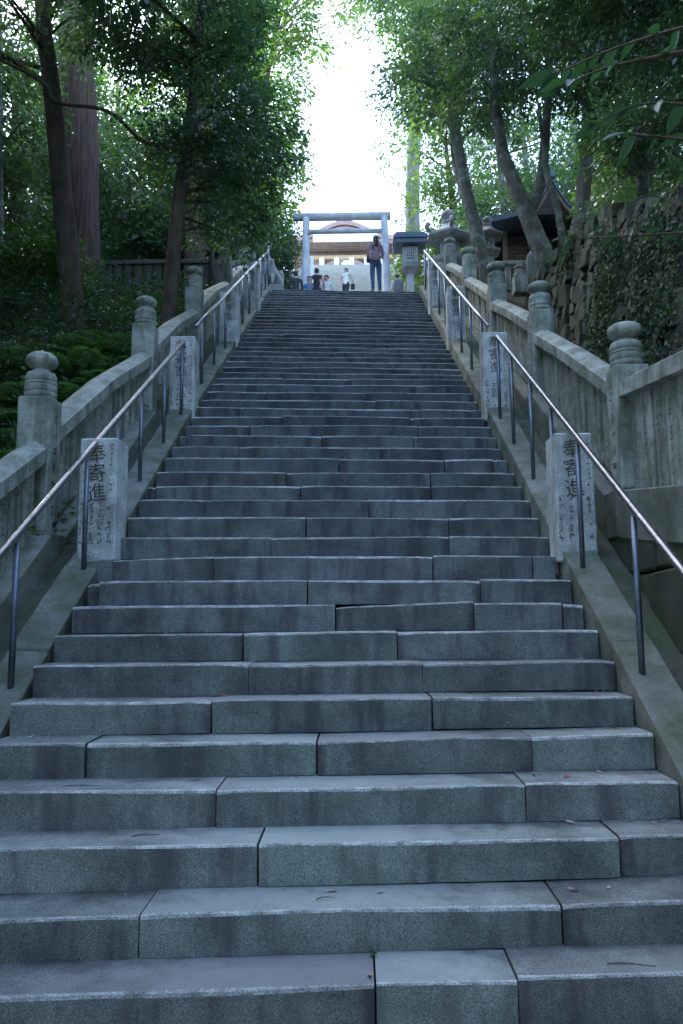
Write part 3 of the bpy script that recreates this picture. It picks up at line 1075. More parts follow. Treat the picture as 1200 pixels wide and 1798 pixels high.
# guardian lion at the left of the landing
kx, ky = -2.02, 18.9
kom = empty('guardian_lion', (kx, ky, TOPZ))
tag(kom, 'weathered stone guardian lion on a plinth behind the left handrail', 'statue')
box('plinth', (0.5, 0.7, 0.78), M['lantern'], kom, (kx, ky, TOPZ), 0.02)
zk = TOPZ + 0.78
bm = bmesh.new()
skel = [((0.0, 0.22, 0.16), .13), ((0, 0.1, 0.3), .15), ((0, -0.08, 0.46), .14), ((0, -0.16, 0.62), .1), ((0.03, -0.2, 0.76), .14), ((0.04, -0.33, 0.73), .09),
        ((0.1, -0.2, 0.25), .055), ((0.11, -0.22, 0.04), .05), ((-0.1, -0.2, 0.25), .055), ((-0.11, -0.22, 0.04), .05),
        ((0.14, 0.16, 0.1), .07), ((0.15, 0.02, 0.04), .05), ((-0.14, 0.16, 0.1), .07), ((-0.15, 0.02, 0.04), .05), ((0, 0.3, 0.4), .06), ((0, 0.27, 0.6), .08)]
edges = [(0, 1), (1, 2), (2, 3), (3, 4), (4, 5), (2, 6), (6, 7), (2, 8), (8, 9), (0, 10), (10, 11), (0, 12), (12, 13), (0, 14), (14, 15)]


def skin_mesh(name, pts, edges, root=0, lv=1):
    me = bpy.data.meshes.new('skin_tmp')
    me.from_pydata([p for p, _ in pts], edges, [])
    o = bpy.data.objects.new('skin_tmp', me)
    COL.objects.link(o)
    md = o.modifiers.new('s', 'SKIN')
    md.use_smooth_shade = True
    for i, (p, rr_) in enumerate(pts):
        sv = me.skin_vertices[0].data[i]
        q = rr_ if isinstance(rr_, tuple) else (rr_, rr_)
        sv.radius = q
        sv.use_root = (i == root)
    sb = o.modifiers.new('d', 'SUBSURF')
    sb.levels = lv
    sb.render_levels = lv
    bpy.context.view_layer.update()
    out = bpy.data.meshes.new_from_object(o.evaluated_get(bpy.context.evaluated_depsgraph_get()))
    out.name = name
    bpy.data.objects.remove(o)
    bpy.data.meshes.remove(me)
    return out


km = skin_mesh('lion_body', skel, edges)
km.materials.clear()
km.materials.append(M['lantern'])
place('body', km, kom, (kx, ky, zk), (0, 0, -0.6))

# ------------------------------------------------------------------ stone fence and steles on the right terrace
sf = empty('stone_fence', (4.0, 15.2, 9.2))
tag(sf, 'low grey stone fence in front of the side shrine', 'fence')
for i in range(6):
    x = 3.62 + i * 0.27
    box('post', (0.12, 0.12, 0.62), M['bal'], sf, (x, 15.2, gz(x, 15.2) - 0.05), 0.012)
box('top_bar', (1.75, 0.13, 0.1), M['bal'], sf, (4.3, 15.18, 9.92), 0.012)
st = empty('memorial_stone', (4.28, 14.4, gz(4.3, 14.4)))
tag(st, 'tall narrow round-topped stone slab by the curved trunk', 'stone slab')
V, F = tube([(4.28, 14.4, 8.8), (4.28, 14.4, 9.6), (4.28, 14.4, 9.8), (4.28, 14.4, 9.9)], [0.15, 0.14, 0.11, 0.03], 12)
place('slab', mesh('slab', shift([(4.28 + (a[0] - 4.28), 14.4 + (a[1] - 14.4) * 0.5, a[2]) for a in V], (4.28, 14.4, 8.8)), F, [M['lantern']], None, True), st, (4.28, 14.4, 8.8))
sp_ = empty('stone_post', (3.95, 14.2, 8.9))
tag(sp_, 'short stone post with onion finial beside the round-topped slab', 'post')
box('block', (0.3, 0.3, 0.42), M['bal'], sp_, (3.95, 14.2, 8.8), 0.015)
place('finial', FIN_ME, sp_, (3.95, 14.2, 9.21), None, (0.8, 0.8, 0.62))

# grey fence on the left terrace
lf = empty('slat_fence', (-4.4, 15.6, 9.3))
tag(lf, 'low grey fence on the left terrace among tree trunks', 'fence')
fx0, fx1, fy = -5.75, -3.35, 15.6
nf = 11
for i in range(nf):
    x = fx0 + (fx1 - fx0) * i / (nf - 1)
    box('slat', (0.15, 0.06, 0.92), M['fence_wood'], lf, (x, fy, 9.35), 0.008)
for i, x in enumerate((fx0 - 0.18, fx1 + 0.18)):
    box('post', (0.2, 0.2, 1.05), M['fence_wood'], lf, (x, fy, 9.3), 0.012)
box('top_rail', (fx1 - fx0 + 0.3, 0.14, 0.1), M['fence_wood'], lf, ((fx0 + fx1) / 2, fy - 0.001, 10.272), 0.01)
box('lower_rail', (fx1 - fx0 + 0.3, 0.05, 0.1), M['fence_wood'], lf, ((fx0 + fx1) / 2, fy + 0.058, 9.6), 0.006)

# ------------------------------------------------------------------ street lamp
lpx, lpy = -3.12, 15.0
sl = empty('street_lamp', (lpx, lpy, gz(lpx, lpy)))
tag(sl, 'slim street lamp with long arm rising through the left foliage', 'street lamp')
g0 = gz(lpx, lpy)
V, F = tube([(lpx, lpy, g0 - 0.1), (lpx, lpy, 12), (lpx, lpy, 15.1), (lpx + 0.1, lpy, 15.42), (lpx + 0.35, lpy, 15.6), (lpx + 0.8, lpy, 15.68)],
            [0.06, 0.055, 0.045, 0.04, 0.035, 0.03], 12)
place('pole', mesh('pole', shift(V, (lpx, lpy, g0)), F, [M['lamp_metal']], None, True), sl, (lpx, lpy, g0))
hd = place('lamp_head', from_bm('lamp_head', bm_box(0.5, 0.2, 0.11, 0.035, 2), M['lamp_metal']), sl, (lpx + 0.98, lpy, 15.65), (0, -0.22, 0))
place('lamp_cover', from_bm('lamp_cover', bm_box(0.36, 0.15, 0.05, 0.02, 2), M['lamp_glass']), hd, (lpx + 0.99, lpy, 15.61))

# ------------------------------------------------------------------ side shrine on the right
sx_, sy_, sz_ = 5.65, 19.6, 10.6
sh = empty('side_shrine', (sx_, sy_, sz_))
tag(sh, 'small dark wooden shrine with blue-grey curved gable roof behind trunks', 'shrine')
box('platform', (3.3, 2.8, 0.5), M['lantern'], sh, (sx_, sy_, sz_ - 0.25), 0.02)
box('wall', (2.1, 1.9, 1.55), M['wood'], sh, (sx_, sy_ + 0.1, sz_ + 0.25), 0.0)
for px_ in (-1.15, -0.4, 0.4, 1.15):
    box('column', (0.13, 0.13, 1.6), M['wood_red'], sh, (sx_ + px_, sy_ - 1.05, sz_ + 0.25), 0.01)
for i in range(5):
    box('plank', (2.06, 0.03, 0.22), M['wood_red'], sh, (sx_, sy_ - 0.87, sz_ + 0.32 + i * 0.24), 0.006)


def gable_roof(name, w, yf, yb, z0, h, th, mat, parent, loc, curve=0.35, n=9, lift=0.1):
    """gable end facing -y, concave slopes"""
    top = []
    for i in range(2 * n + 1):
        u = (i - n) / n
        au = abs(u)
        z = z0 + h * ((1 - au) - curve * math.sin(math.pi * au) * 0.6) + lift * max(0, au - 0.75) / 0.25
        top.append((u * w / 2, z))
    V, F = [], []
    for y in (yf, yb):
        for x, z in top:
            V.append((x, y, z))
        for x, z in top:
            V.append((x, y, z - th))
    m_ = 2 * n + 1
    for i in range(2 * n):
        F += [(i, i + 1, 2 * m_ + i + 1, 2 * m_ + i), (m_ + i + 1, m_ + i, 3 * m_ + i, 3 * m_ + i + 1),
              (i + 1, i, m_ + i, m_ + i + 1), (2 * m_ + i, 2 * m_ + i + 1, 3 * m_ + i + 1, 3 * m_ + i)]
    F += [(0, 2 * m_, 3 * m_, m_), (2 * n, m_ + 2 * n, 3 * m_ + 2 * n, 2 * m_ + 2 * n)]
    return place(name, mesh(name, V, F, [mat]), parent, loc)


low = gable_roof('roof', 3.9, -1.75, 1.75, 1.85, 0.55, 0.12, M['roof'], sh, (sx_, sy_, sz_), 0.15)
gab = gable_roof('gable_roof', 1.7, -1.95, 0.6, 2.0, 1.0, 0.1, M['roof'], sh, (sx_, sy_, sz_), 0.4)
gable_roof('barge_board', 1.6, -1.93, -1.85, 1.9, 0.95, 0.14, M['wood_red'], sh, (sx_, sy_, sz_), 0.4)
mb = MB()
mb.box((sx_, sy_ - 0.7, sz_ + 3.05), (0.09, 1.3, 0.1))
mb.build('ridge', M['roof'], gab, (sx_, sy_, sz_ + 3))
mb = MB()
mb.add([(-0.66, -1.84, 1.95), (0.66, -1.84, 1.95), (0.0, -1.84, 2.8), (-0.66, -1.76, 1.95), (0.66, -1.76, 1.95), (0.0, -1.76, 2.8)],
       [(0, 1, 2), (5, 4, 3), (0, 3, 4, 1), (1, 4, 5, 2), (2, 5, 3, 0)])
place('gable_panel', mesh('gable_panel', mb.V, mb.F, [M['wood']]), sh, (sx_, sy_, sz_))

# ------------------------------------------------------------------ main shrine hall beyond the second flight
HY = 46.0
hall = empty('shrine_hall', (-0.3, HY, PZ))
tag(hall, 'brown wooden shrine hall with arched red-brown roof beyond the torii', 'shrine')
hx = -0.25
box('floor', (8.5, 6, 0.7), M['hall_wood'], hall, (hx, HY + 3, PZ), 0.0)
box('back_wall', (7.6, 0.3, 5.2), M['hall_red'], hall, (hx, HY + 4, PZ + 0.7), 0.0)
box('ceiling', (7.6, 5.2, 0.2), M['hall_wood'], hall, (hx, HY + 1.6, PZ + 4.3), 0.0)
for px_ in (-3.4, -1.75, 1.75, 3.4):
    box('column', (0.3, 0.3, 4.3), M['hall_red'], hall, (hx + px_, HY + 0.4, PZ + 0.5), 0.02)
box('beam', (8.2, 0.35, 0.35), M['hall_red'], hall, (hx, HY + 0.35, PZ + 3.9), 0.02)


def arch_roof(name, w, yf, yb, h, th, mat, loc, z0=0.0, parent=hall):
    n = 14
    V, F = [], []
    for y in (yf, yb):
        for zo in (0, -th):
            for i in range(2 * n + 1):
                u = (i - n) / n
                a = abs(u)
                z = z0 + h * (0.5 + 0.5 * math.cos(math.pi * min(1, a * 1.05))) + 0.18 * max(0, a - 0.7) + zo
                V.append((u * w / 2, y, z))
    q = 2 * n + 1
    for i in range(2 * n):
        F += [(i, i + 1, 2 * q + i + 1, 2 * q + i), (q + i + 1, q + i, 3 * q + i, 3 * q + i + 1), (i + 1, i, q + i, q + i + 1),
              (2 * q + i, 2 * q + i + 1, 3 * q + i + 1, 3 * q + i)]
    F += [(0, 2 * q, 3 * q, q), (2 * n, q + 2 * n, 3 * q + 2 * n, 2 * q + 2 * n)]
    return place(name, mesh(name, V, F, [mat]), parent, loc)


arch_roof('arched_roof', 6.4, -1.6, 3, 1.05, 0.28, M['copper'], (hx, HY, PZ + 4.45))
arch_roof('arched_board', 6.0, -1.5, -1.3, 0.95, 0.2, M['hall_red'], (hx, HY, PZ + 4.2))
arch_roof('carved_beam', 4.4, -1.2, -0.9, 0.75, 0.4, M['hall_wood'], (hx, HY, PZ + 2.55))
for s_ in (-1, 1):
    box('side_eave', (2.4, 3.2, 0.25), M['roof'], hall, (hx + s_ * 3.5, HY + 0.8, PZ + 4.5), 0.03)
    for i in range(7):
        box('rafter', (0.1, 1.2, 0.12), M['hall_wood'], hall, (hx + s_ * (2.45 + i * 0.26), HY - 0.5, PZ + 3.95), 0.0)
    box('bracket', (0.5, 0.3, 0.35), M['hall_red'], hall, (hx + s_ * 1.75, HY - 0.8, PZ + 2.3), 0.03)
box('offertory_box', (1.8, 0.7, 0.8), M['hall_wood'], hall, (hx, HY - 0.3, PZ + 0.75), 0.02)
ban = tag(box('white_banner', (3.95, 0.05, 0.72), M['white'], None, (hx + 0.05, HY - 1.75, PZ + 4.02), 0.0), 'plain white cloth banner hung across the shrine hall eaves', 'banner')
rope = empty('straw_rope', (hx, HY - 1.35, PZ + 2.2))
tag(rope, 'thick pale straw rope hung across the shrine front', 'rope')
for ph in (0, math.pi):
    pts = []
    for i in range(49):
        u = i / 48
        x = hx - 2.0 + 4.0 * u
        a = u * 40 + ph
        pts.append((x, HY - 1.35 + 0.06 * math.cos(a), PZ + 2.28 - 0.18 * math.sin(math.pi * u) + 0.06 * math.sin(a)))
    V, F = tube(pts, 0.075, 8)
    place('strand', mesh('strand', shift(V, (hx, HY - 1.35, PZ + 2.2)), F, [M['gold']], None, True), rope, (hx, HY - 1.35, PZ + 2.2))
pl_ = empty('paper_lantern', (hx + 0.12, HY - 1.6, PZ + 2.5))
tag(pl_, 'round white paper lantern at the middle of the shrine front', 'lantern')
V, F = lathe([(0.1, -0.34), (0.24, -0.28), (0.33, -0.12), (0.35, 0.02), (0.32, 0.16), (0.22, 0.29), (0.1, 0.34)], 16)
place('shade', mesh('shade', V, F, [M['white']], None, True), pl_, (hx + 0.12, HY - 1.6, PZ + 2.5))
V, F = lathe([(0.1, 0.33), (0.1, 0.4)], 12)
place('cap', mesh('cap', V, F, [M['carve']]), pl_, (hx + 0.12, HY - 1.6, PZ + 2.5))
# pale stone fence at the head of the second flight
tf = empty('stone_railing', (hx, S2END + 0.5, PZ))
tag(tf, 'pale stone railing at the head of the bright upper stairs', 'railing')
for i in range(8):
    box('post', (0.26, 0.26, 0.8), M['white'], tf, (hx - 2.85 + i * 0.82, S2END + 0.6, PZ - 0.02), 0.02)
box('bar', (6.2, 0.14, 0.14), M['gold'], tf, (hx, S2END + 0.58, PZ + 0.78), 0.01)
box('lower_bar', (6.2, 0.1, 0.12), M['wood_red'], tf, (hx, S2END + 0.6, PZ + 0.3), 0.01)
# white post by the torii's left pillar and small rail on the right of the landing
wp = tag(place('white_marker_post', from_bm('white_marker_post', bm_box(0.12, 0.12, 3.0, 0.015), M['white']), None, (-1.26, 25.0, gz(-1.2, 25.0))), 'white post seen just right of the torii left pillar', 'post')
hr = empty('short_handrail', (1.55, 19.0, TOPZ))
tag(hr, 'short bright steel handrail by the torii right pillar', 'handrail')
V, F = tube([(1.52, 21.2, TOPZ + 0.0), (1.52, 21.2, TOPZ + 0.9), (1.52, 21.3, TOPZ + 1.0), (1.52, 25.0, TOPZ + 3.2)], 0.035, 10)
place('rail', mesh('rail', shift(V, (1.52, 21.2, TOPZ)), F, [M['white']], None, True), hr, (1.52, 21.2, TOPZ))
V, F = tube([(1.52, 23.0, TOPZ + 0.9), (1.52, 23.0, TOPZ + 2.0)], 0.03, 10)
place('post', mesh('post', shift(V, (1.52, 23, TOPZ)), F, [M['rail']], None, True), hr, (1.52, 23, TOPZ))
for i, (x, y) in enumerate(((-2.0, 20.3), (-2.55, 20.1), (1.62, 20.9), (2.5, 20.3))):
    o = empty('stone_marker', (x, y, TOPZ))
    tag(o, ['slim stone marker post left of the torii among leaves', 'stone marker post farthest left on the landing',
            'stone marker post just right of the torii', 'stone marker post between the square and the large lantern'][i], 'post')
    box('shaft', (0.24, 0.22, 1.75 + 0.25 * (i % 2)), M['torii'], o, (x, y, TOPZ), 0.015)
    V, F = lathe([(0.12, 0), (0.13, 0.08), (0.1, 0.16), (0.03, 0.2)], 14)
    place('cap', mesh('cap', V, F, [M['torii']], None, True), o, (x, y, TOPZ + 1.75 + 0.25 * (i % 2)))

# ------------------------------------------------------------------ rubble wall on the right
wall = empty('rubble_wall', (4.3, 9, 5))
tag(wall, 'mossy dry-stone rubble retaining wall right of the steps', 'wall')
srcs = []
for s in range(10):
    rg = random.Random(700 + s)
    bm = bm_box(0.92, 0.96, 0.96, 0.0)
    for v in bm.verts:
        v.co.z -= 0.48
        v.co += Vector((rg.uniform(-.08, .08), rg.uniform(-.17, .17), rg.uniform(-.17, .17)))
    bmesh.ops.bevel(bm, geom=bm.edges[:], offset=0.1, segments=2, affect='EDGES', profile=0.55)
    for v in bm.verts:
        v.co += Vector((rg.uniform(-.02, .02), rg.uniform(-.015, .015), rg.uniform(-.015, .015)))
    srcs.append(from_bm('stone', bm, M['rubble']))
cnt = 0
y = 3.6
while y < 13.3:
    z = SLOPE * y - 0.5 if y > 4.3 else 2.3
    dy = rnd.uniform(0.26, 0.46)
    top = float(np.interp(y, WT_Y, WT_Z)) + 0.05
    while z < top:
        hgt = rnd.uniform(0.17, 0.32)
        sc = (rnd.uniform(0.24, 0.34), dy * rnd.uniform(0.98, 1.16), hgt * rnd.uniform(1.0, 1.18))
        x = 4.08 + (z - SLOPE * y) * 0.1
        place('stone', srcs[rnd.randrange(10)], wall, (x + rnd.uniform(-.06, .04), y + dy / 2 + rnd.uniform(-.06, .06), z + hgt / 2),
              (rnd.uniform(-.5, .5), rnd.uniform(-.08, .08), rnd.uniform(-.08, .08)), sc)
        z += hgt
        cnt += 1
    y += dy
mb = MB()
yy = np.linspace(3.3, 13.6, 20)
V, F = [], []
for y in yy:
    b = SLOPE * y - 0.7 if y > 4.3 else 2.1
    t_ = float(np.interp(y, WT_Y, WT_Z)) - 0.02
    for z in (b, t_):
        V.append((4.14 + (z - SLOPE * y) * 0.1, y, z))
for i in range(len(yy) - 1):
    F.append((2 * i, 2 * i + 1, 2 * i + 3, 2 * i + 2))
mb.add(V, F)
mb.build('earth_core', M['ground'], wall, (4.2, 8, 5))

# ------------------------------------------------------------------ foliage
def leaves(name, C, n_per, spread, L, mat, W=0.42, down=0.25, flat=0.55, O=None, jitterL=0.35):
    """sprays of small folded leaf blades; C are twig bases, O their outward directions"""
    C = np.asarray(C, float)
    m_ = len(C)
    n = m_ * n_per
    if O is None:
        O = nrg.normal(size=(m_, 3)) * np.array([1, 1, 0.4]) + np.array([0, 0, 0.3])
    O = np.asarray(O, float) + nrg.normal(size=(m_, 3)) * 0.45
    O[:, 2] *= 0.55
    O[:, 2] -= down * 0.6
    O /= np.linalg.norm(O, axis=1, keepdims=True)
    up_ = np.array([0, 0, 1.0]) + nrg.normal(size=(m_, 3)) * 0.35
    S1 = np.cross(O, up_)
    S1 /= np.linalg.norm(S1, axis=1, keepdims=True) + 1e-9
    N1 = np.cross(S1, O)
    sp3 = np.asarray(spread, float) if np.ndim(spread) else np.array([spread * 2.6, spread * 0.95, spread * 0.36])
    rep_ = lambda a: np.repeat(a, n_per, 0)
    u = nrg.uniform(-0.25, 1, size=(n, 1)) * nrg.uniform(0.75, 1.25, size=(m_, 1)).repeat(n_per, 0)
    sv = nrg.normal(size=(n, 1)) * (1.15 - 0.6 * np.abs(u - 0.3))
    P = rep_(C) + rep_(O) * u * sp3[0] + rep_(S1) * sv * sp3[1] + rep_(N1) * nrg.normal(size=(n, 1)) * sp3[2]
    P[:, 2:] -= 0.25 * sp3[0] * u * u
    D = rep_(O) * 0.8 + rep_(S1) * np.sign(sv) * nrg.uniform(0.3, 1.2, size=(n, 1)) + nrg.normal(size=(n, 3)) * 0.35
    D[:, 2] -= down
    D /= np.linalg.norm(D, axis=1, keepdims=True)
    U = nrg.normal(size=(n, 3)) * flat + rep_(N1)
    Sd = np.cross(D, U)
    Sd /= np.linalg.norm(Sd, axis=1, keepdims=True) + 1e-9
    Nn = np.cross(Sd, D)
    ln = L * (1 + jitterL * nrg.uniform(-1, 1, size=(n, 1))) * nrg.uniform(0.8, 1.2, size=(m_, 1)).repeat(n_per, 0)
    wd = ln * W * 0.5
    v = np.empty((n, 4, 3))
    v[:, 0] = P
    v[:, 1] = P + D * ln * 0.45 + Sd * wd + Nn * wd * 0.25
    v[:, 2] = P + D * ln - Nn * ln * 0.12
    v[:, 3] = P + D * ln * 0.45 - Sd * wd + Nn * wd * 0.25
    me = bpy.data.meshes.new(name)
    me.vertices.add(4 * n)
    me.vertices.foreach_set('co', v.reshape(-1).astype(np.float32))
    me.loops.add(4 * n)
    me.loops.foreach_set('vertex_index', np.arange(4 * n, dtype=np.int32))
    me.polygons.add(n)
    me.polygons.foreach_set('loop_start', np.arange(0, 4 * n, 4, dtype=np.int32))
    me.polygons.foreach_set('loop_total', np.full(n, 4, dtype=np.int32))
    at = me.attributes.new('tint', 'FLOAT', 'POINT')
    tint = np.clip(np.repeat(nrg.uniform(0, 1, size=m_), n_per) * 0.65 + nrg.uniform(0, 0.35, size=n), 0, 1)
    tint += np.repeat((nrg.random(m_) < 0.1) * 1.0, n_per) * nrg.uniform(0.3, 1.0, size=n)  # some sprays turned lime: backlight put into the leaf colour
    at.data.foreach_set('value', np.repeat(tint, 4).astype(np.float32))
    me.materials.append(mat)
    me.update()
    me.validate()
    return me


DENS = 1.7


def clumps(ells, thin=0.5):
    """twig-tip positions in a union of ellipsoids, with holes"""
    out, dirs = [], []
    for (c, rr_, n) in ells:
        c = np.array(c, float)
        rr_ = np.array(rr_, float)
        k = 0
        n = int(n * DENS)
        while k < n:
            d = nrg.normal(size=3)
            d /= np.linalg.norm(d)
            q = d * nrg.uniform(0.25, 1) ** (1 / 2.4)
            q *= 1 + 0.22 * math.sin(d[0] * 5 + c[0] * 3) + 0.16 * math.sin(d[2] * 7 + c[1])
            p = c + q * rr_
            h = math.sin(p[0] * 2.3 + p[1] * 1.1 + 0.7) + math.sin(p[2] * 2.7 - p[0] * 1.3 + 1.9) + math.sin(p[1] * 2.1 + p[2] * 1.7)
            if h < -thin * 1.2 and nrg.random() < 0.85:
                k += 0.25
                continue
            out.append(p)
            dirs.append(d)
            k += 1
    return np.array(out), np.array(dirs)


def tree(name, label, trunk, ells, bark, leafm, L=0.09, n_per=34, spread=0.2, limbs=(), twigs=7, W=0.42, thin=0.5, group='trees around the steps', sides=10, flat=0.55, down=0.25):
    base = Vector(trunk[0][:3])
    root = empty(name, base)
    tag(root, label, 'tree', group)
    mb = MB()
    pts, rad = smoothpath(trunk, 5)
    if bark is BL:
        rad = [q * 0.84 for q in rad]
    if rad[0] > 0.15:
        rad[0] *= 1.25
    jp = [(p[0] + nrg.normal() * 0.04 * rad[i], p[1] + nrg.normal() * 0.04 * rad[i], p[2]) for i, p in enumerate(pts)]
    mb.tube(jp, rad, sides)
    tp = np.array(jp)
    tr_ = np.array(rad)
    for lb in limbs:
        p2, r2_ = smoothpath(lb, 4)
        mb.tube(p2, r2_, 7)
        tp = np.vstack([tp, np.array(p2)])
        tr_ = np.concatenate([tr_, np.array(r2_)])
    C, O = clumps(ells, thin)
    if len(C):
        idx = nrg.choice(len(C), size=min(len(C), twigs * len(ells)), replace=False)
        for i in idx:
            q = C[i]
            cand = tp[:, 2] < q[2] - 0.15
            if not cand.any():
                cand = np.ones(len(tp), bool)
            dd = np.linalg.norm(tp - q, axis=1) + (~cand) * 1e3
            j = int(np.argmin(dd))
            a = tp[j]
            r0 = min(tr_[j] * 0.55, 0.012 + 0.018 * dd[j])
            mid = (a + q) / 2 + nrg.normal(size=3) * 0.08 * dd[j] + np.array([0, 0, 0.1 * dd[j]])
            p2, r2_ = smoothpath([(*a, r0), (*mid, r0 * 0.6), (*q, 0.006)], 4)
            mb.tube(p2, r2_, 6, 0, False)
    mb.build('trunk', bark, root, base, True)
    if len(C):
        cm = leaves('crown', C - np.array(base), n_per, spread, L * 1.12, leafm, W * 1.12, down, flat, O)
        place('crown', cm, root, base)
    return root


B, BL, BC = M['bark'], M['bark_lichen'], M['bark_cedar']
LF, LD, LL, LP = M['leaf'], M['leaf_dark'], M['leaf_lime'], M['leaf_pale']


def G(x, y):
    return gz(x, y) - 0.15


# --- left of the steps
tree('evergreen_tree', 'slim dark evergreen whose glossy crown overhangs the left balustrade',
     [(-3.12, 10.5, G(-3.12, 10.5), .16), (-3.06, 10.5, 7.3, .14), (-3.0, 10.5, 8.1, .13), (-2.9, 10.5, 9.4, .12), (-2.75, 10.5, 10.8, .1), (-2.66, 10.6, 12, .09), (-2.6, 10.8, 14.5, .05)],
     [((-2.05, 11.0, 9.3), (.8, .9, .75), 46), ((-1.75, 11.2, 10.5), (.85, 1.1, .8), 62), ((-1.3, 11.3, 11.2), (.5, .8, .4), 20), ((-2.2, 11.3, 12.0), (.8, 1.1, .7), 50),
      ((-2.8, 10.4, 11.2), (1.0, 1.1, 1.4), 70), ((-2.75, 11.0, 13.2), (1.0, 1.3, .8), 62), ((-2.7, 10.6, 9.7), (.6, .8, .8), 30), ((-1.95, 11.2, 13.3), (.5, .8, .4), 16),
      ((-2.9, 11.8, 14.8), (1.4, 1.8, .9), 80), ((-3.6, 10.6, 12.8), (.9, 1.2, 1.1), 46)],
     B, LD, 0.085, 46, 0.17,
     limbs=[[(-2.8, 10.5, 10.3, .05), (-3.4, 10.0, 9.95, .035), (-3.96, 9.5, 10.25, .03), (-4.85, 9.5, 10.43, .032), (-5.1, 9.5, 10.8, .028), (-5.9, 9.4, 11.2, .02), (-6.6, 9.4, 11.4, .012)],
            [(-2.9, 10.5, 9.3, .05), (-2.4, 10.7, 9.5, .035), (-1.9, 11, 9.7, .02)]], twigs=5)
tree('leaning_tree', 'leaning slim brown trunk rising in front of the big cedar',
     [(-4.95, 11, G(-4.95, 11), .25), (-5.02, 11, 7.8, .215), (-5.32, 11, 10.05, .19), (-5.55, 11, 11.8, .17), (-5.8, 11, 13.6, .15), (-6.1, 11, 17, .08)],
     [((-6, 11, 16.5), (2.4, 2.4, 1.8), 90), ((-4.4, 10.6, 13.4), (1.3, 1.5, 1.0), 70), ((-6.6, 10.4, 12.5), (1.0, 1.3, 1.0), 60)], B, LF, 0.1, 40, 0.2)
tree('cedar_tree', 'massive reddish cedar trunk at the far left',
     [(-6.5, 16, G(-6.5, 16), .62), (-6.56, 16, 10.1, .5), (-6.73, 16, 13.8, .46), (-6.95, 16, 17.8, .42), (-7.0, 16, 30, .2)],
     [((-7, 16, 22), (3.2, 3.2, 3), 110), ((-7, 16, 27), (2.4, 2.4, 3.5), 90)], BC, M['needle'], 0.2, 34, 0.28, W=0.25, sides=16, group='cedars on the left slope')
tree('cedar_tree', 'straight fluted cedar trunk behind the slim evergreen near the lamp pole',
     [(-4.3, 19, G(-4.3, 19), .4), (-4.3, 19, 12, .3), (-4.38, 19, 17, .27), (-4.4, 19, 29, .14)],
     [((-4.6, 19, 21), (2.2, 2.2, 2.4), 90), ((-4.5, 19, 26), (1.8, 1.8, 3), 70)], BC, M['needle'], 0.2, 34, 0.28, W=0.25, sides=14, group='cedars on the left slope')
tree('young_tree', 'thin pale trunk at the very left edge of the picture',
     [(-7.7, 14, G(-7.7, 14), .13), (-7.75, 14, 10, .11), (-7.9, 14, 13, .09), (-8, 14, 16, .05)],
     [((-7.9, 13.6, 13.2), (1.3, 1.5, 1.3), 70), ((-8.2, 14, 15.8), (2, 2, 1.5), 70)], BL, LF, 0.1, 36, 0.22)
tree('lime_maple', 'low bright lime-green maple at the left behind the ferns',
     [(-6.9, 13.2, G(-6.9, 13.2), .07), (-6.9, 13.2, 8.6, .06), (-6.8, 13.2, 9.6, .03)],
     [((-7.1, 13.2, 9.6), (.9, .8, .4), 40), ((-6.1, 13.4, 9.3), (.6, .6, .3), 20)], B, leaf_mat('maple_leaf', (0.045, 0.1, 0.02), (0.075, 0.14, 0.03), 0.4, 0.5), 0.085, 34, 0.18, group='understorey trees', W=.6)
bgl = [(-9.5, 18.5, 5.5, LD, 'dense dark evergreen behind the massive cedar'), (-12.5, 14.5, 6, LD, 'broad dark tree off the left edge behind the thin trunk'),
       (-8.3, 23.5, 6, LF, 'mid-green forest tree behind the left cedars'), (-5.8, 24.5, 5.5, LL, 'lit yellow-green tree behind the fluted cedar'),
       (-13.5, 23, 7, LD, 'far dark forest tree at the upper left'), (-7.6, 20.5, 5, LD, 'dark bushy tree between the two left cedars'),
       (-10.5, 24.5, 6, LD, 'dark forest tree directly behind the leaning trunk'), (-9.8, 14.8, 4.5, LF, 'leafy tree behind the thin pale left trunk'),
       (-5.2, 21.5, 4.2, LF, 'leafy tree behind the grey left fence'), (-10, 30, 8, LF, 'tall far tree deep in the left forest'),
       (-6.5, 31, 7, LP, 'pale far tree beyond the left cedars')]
for (x, y, h, lm, lab) in bgl:
    g = G(x, y)
    s = h / 5.5
    tree('forest_tree', lab, [(x, y, g, .22), (x + .1, y, g + h * .6, .17), (x - .1, y, g + h * 1.5, .08)],
         [((x, y, g + h * .75), (2.2 * s, 2.2 * s, 1.6 * s), 110), ((x + .8, y - .6, g + h * 1.15), (2.2 * s, 2 * s, 1.7 * s), 75), ((x - .6, y, g + h * 1.6), (2.3 * s, 2.1 * s, 1.8 * s), 40),
          ((x + .2, y - .4, g + h * .42), (1.9 * s, 1.6 * s, 1.1 * s), 80), ((x - .3, y - .3, g + h * .16), (1.9 * s, 1.5 * s, .9 * s), 60)],
         B, lm, 0.15, 34, 0.3, twigs=4, group='forest trees on the left')
tree('bright_tree', 'bright yellow-green tree lit by the sky gap left of the torii',
     [(-4.6, 23.5, G(-4.6, 23.5), .2), (-4.3, 23.5, 15, .16), (-3.8, 23.5, 19, .1), (-3.4, 23.5, 23, .05)],
     [((-4.25, 23.0, 19.2), (1.2, 1.4, 1.6), 90), ((-4.45, 23.3, 22), (1.5, 1.5, 1.6), 100), ((-4.15, 23, 16.2), (1.1, 1.3, 1.3), 80), ((-4.15, 22.8, 13.6), (1.1, 1.2, 1.1), 70), ((-3.55, 23, 24.5), (1.5, 1.5, 1.2), 80)],
     B, LL, 0.13, 34, 0.26)
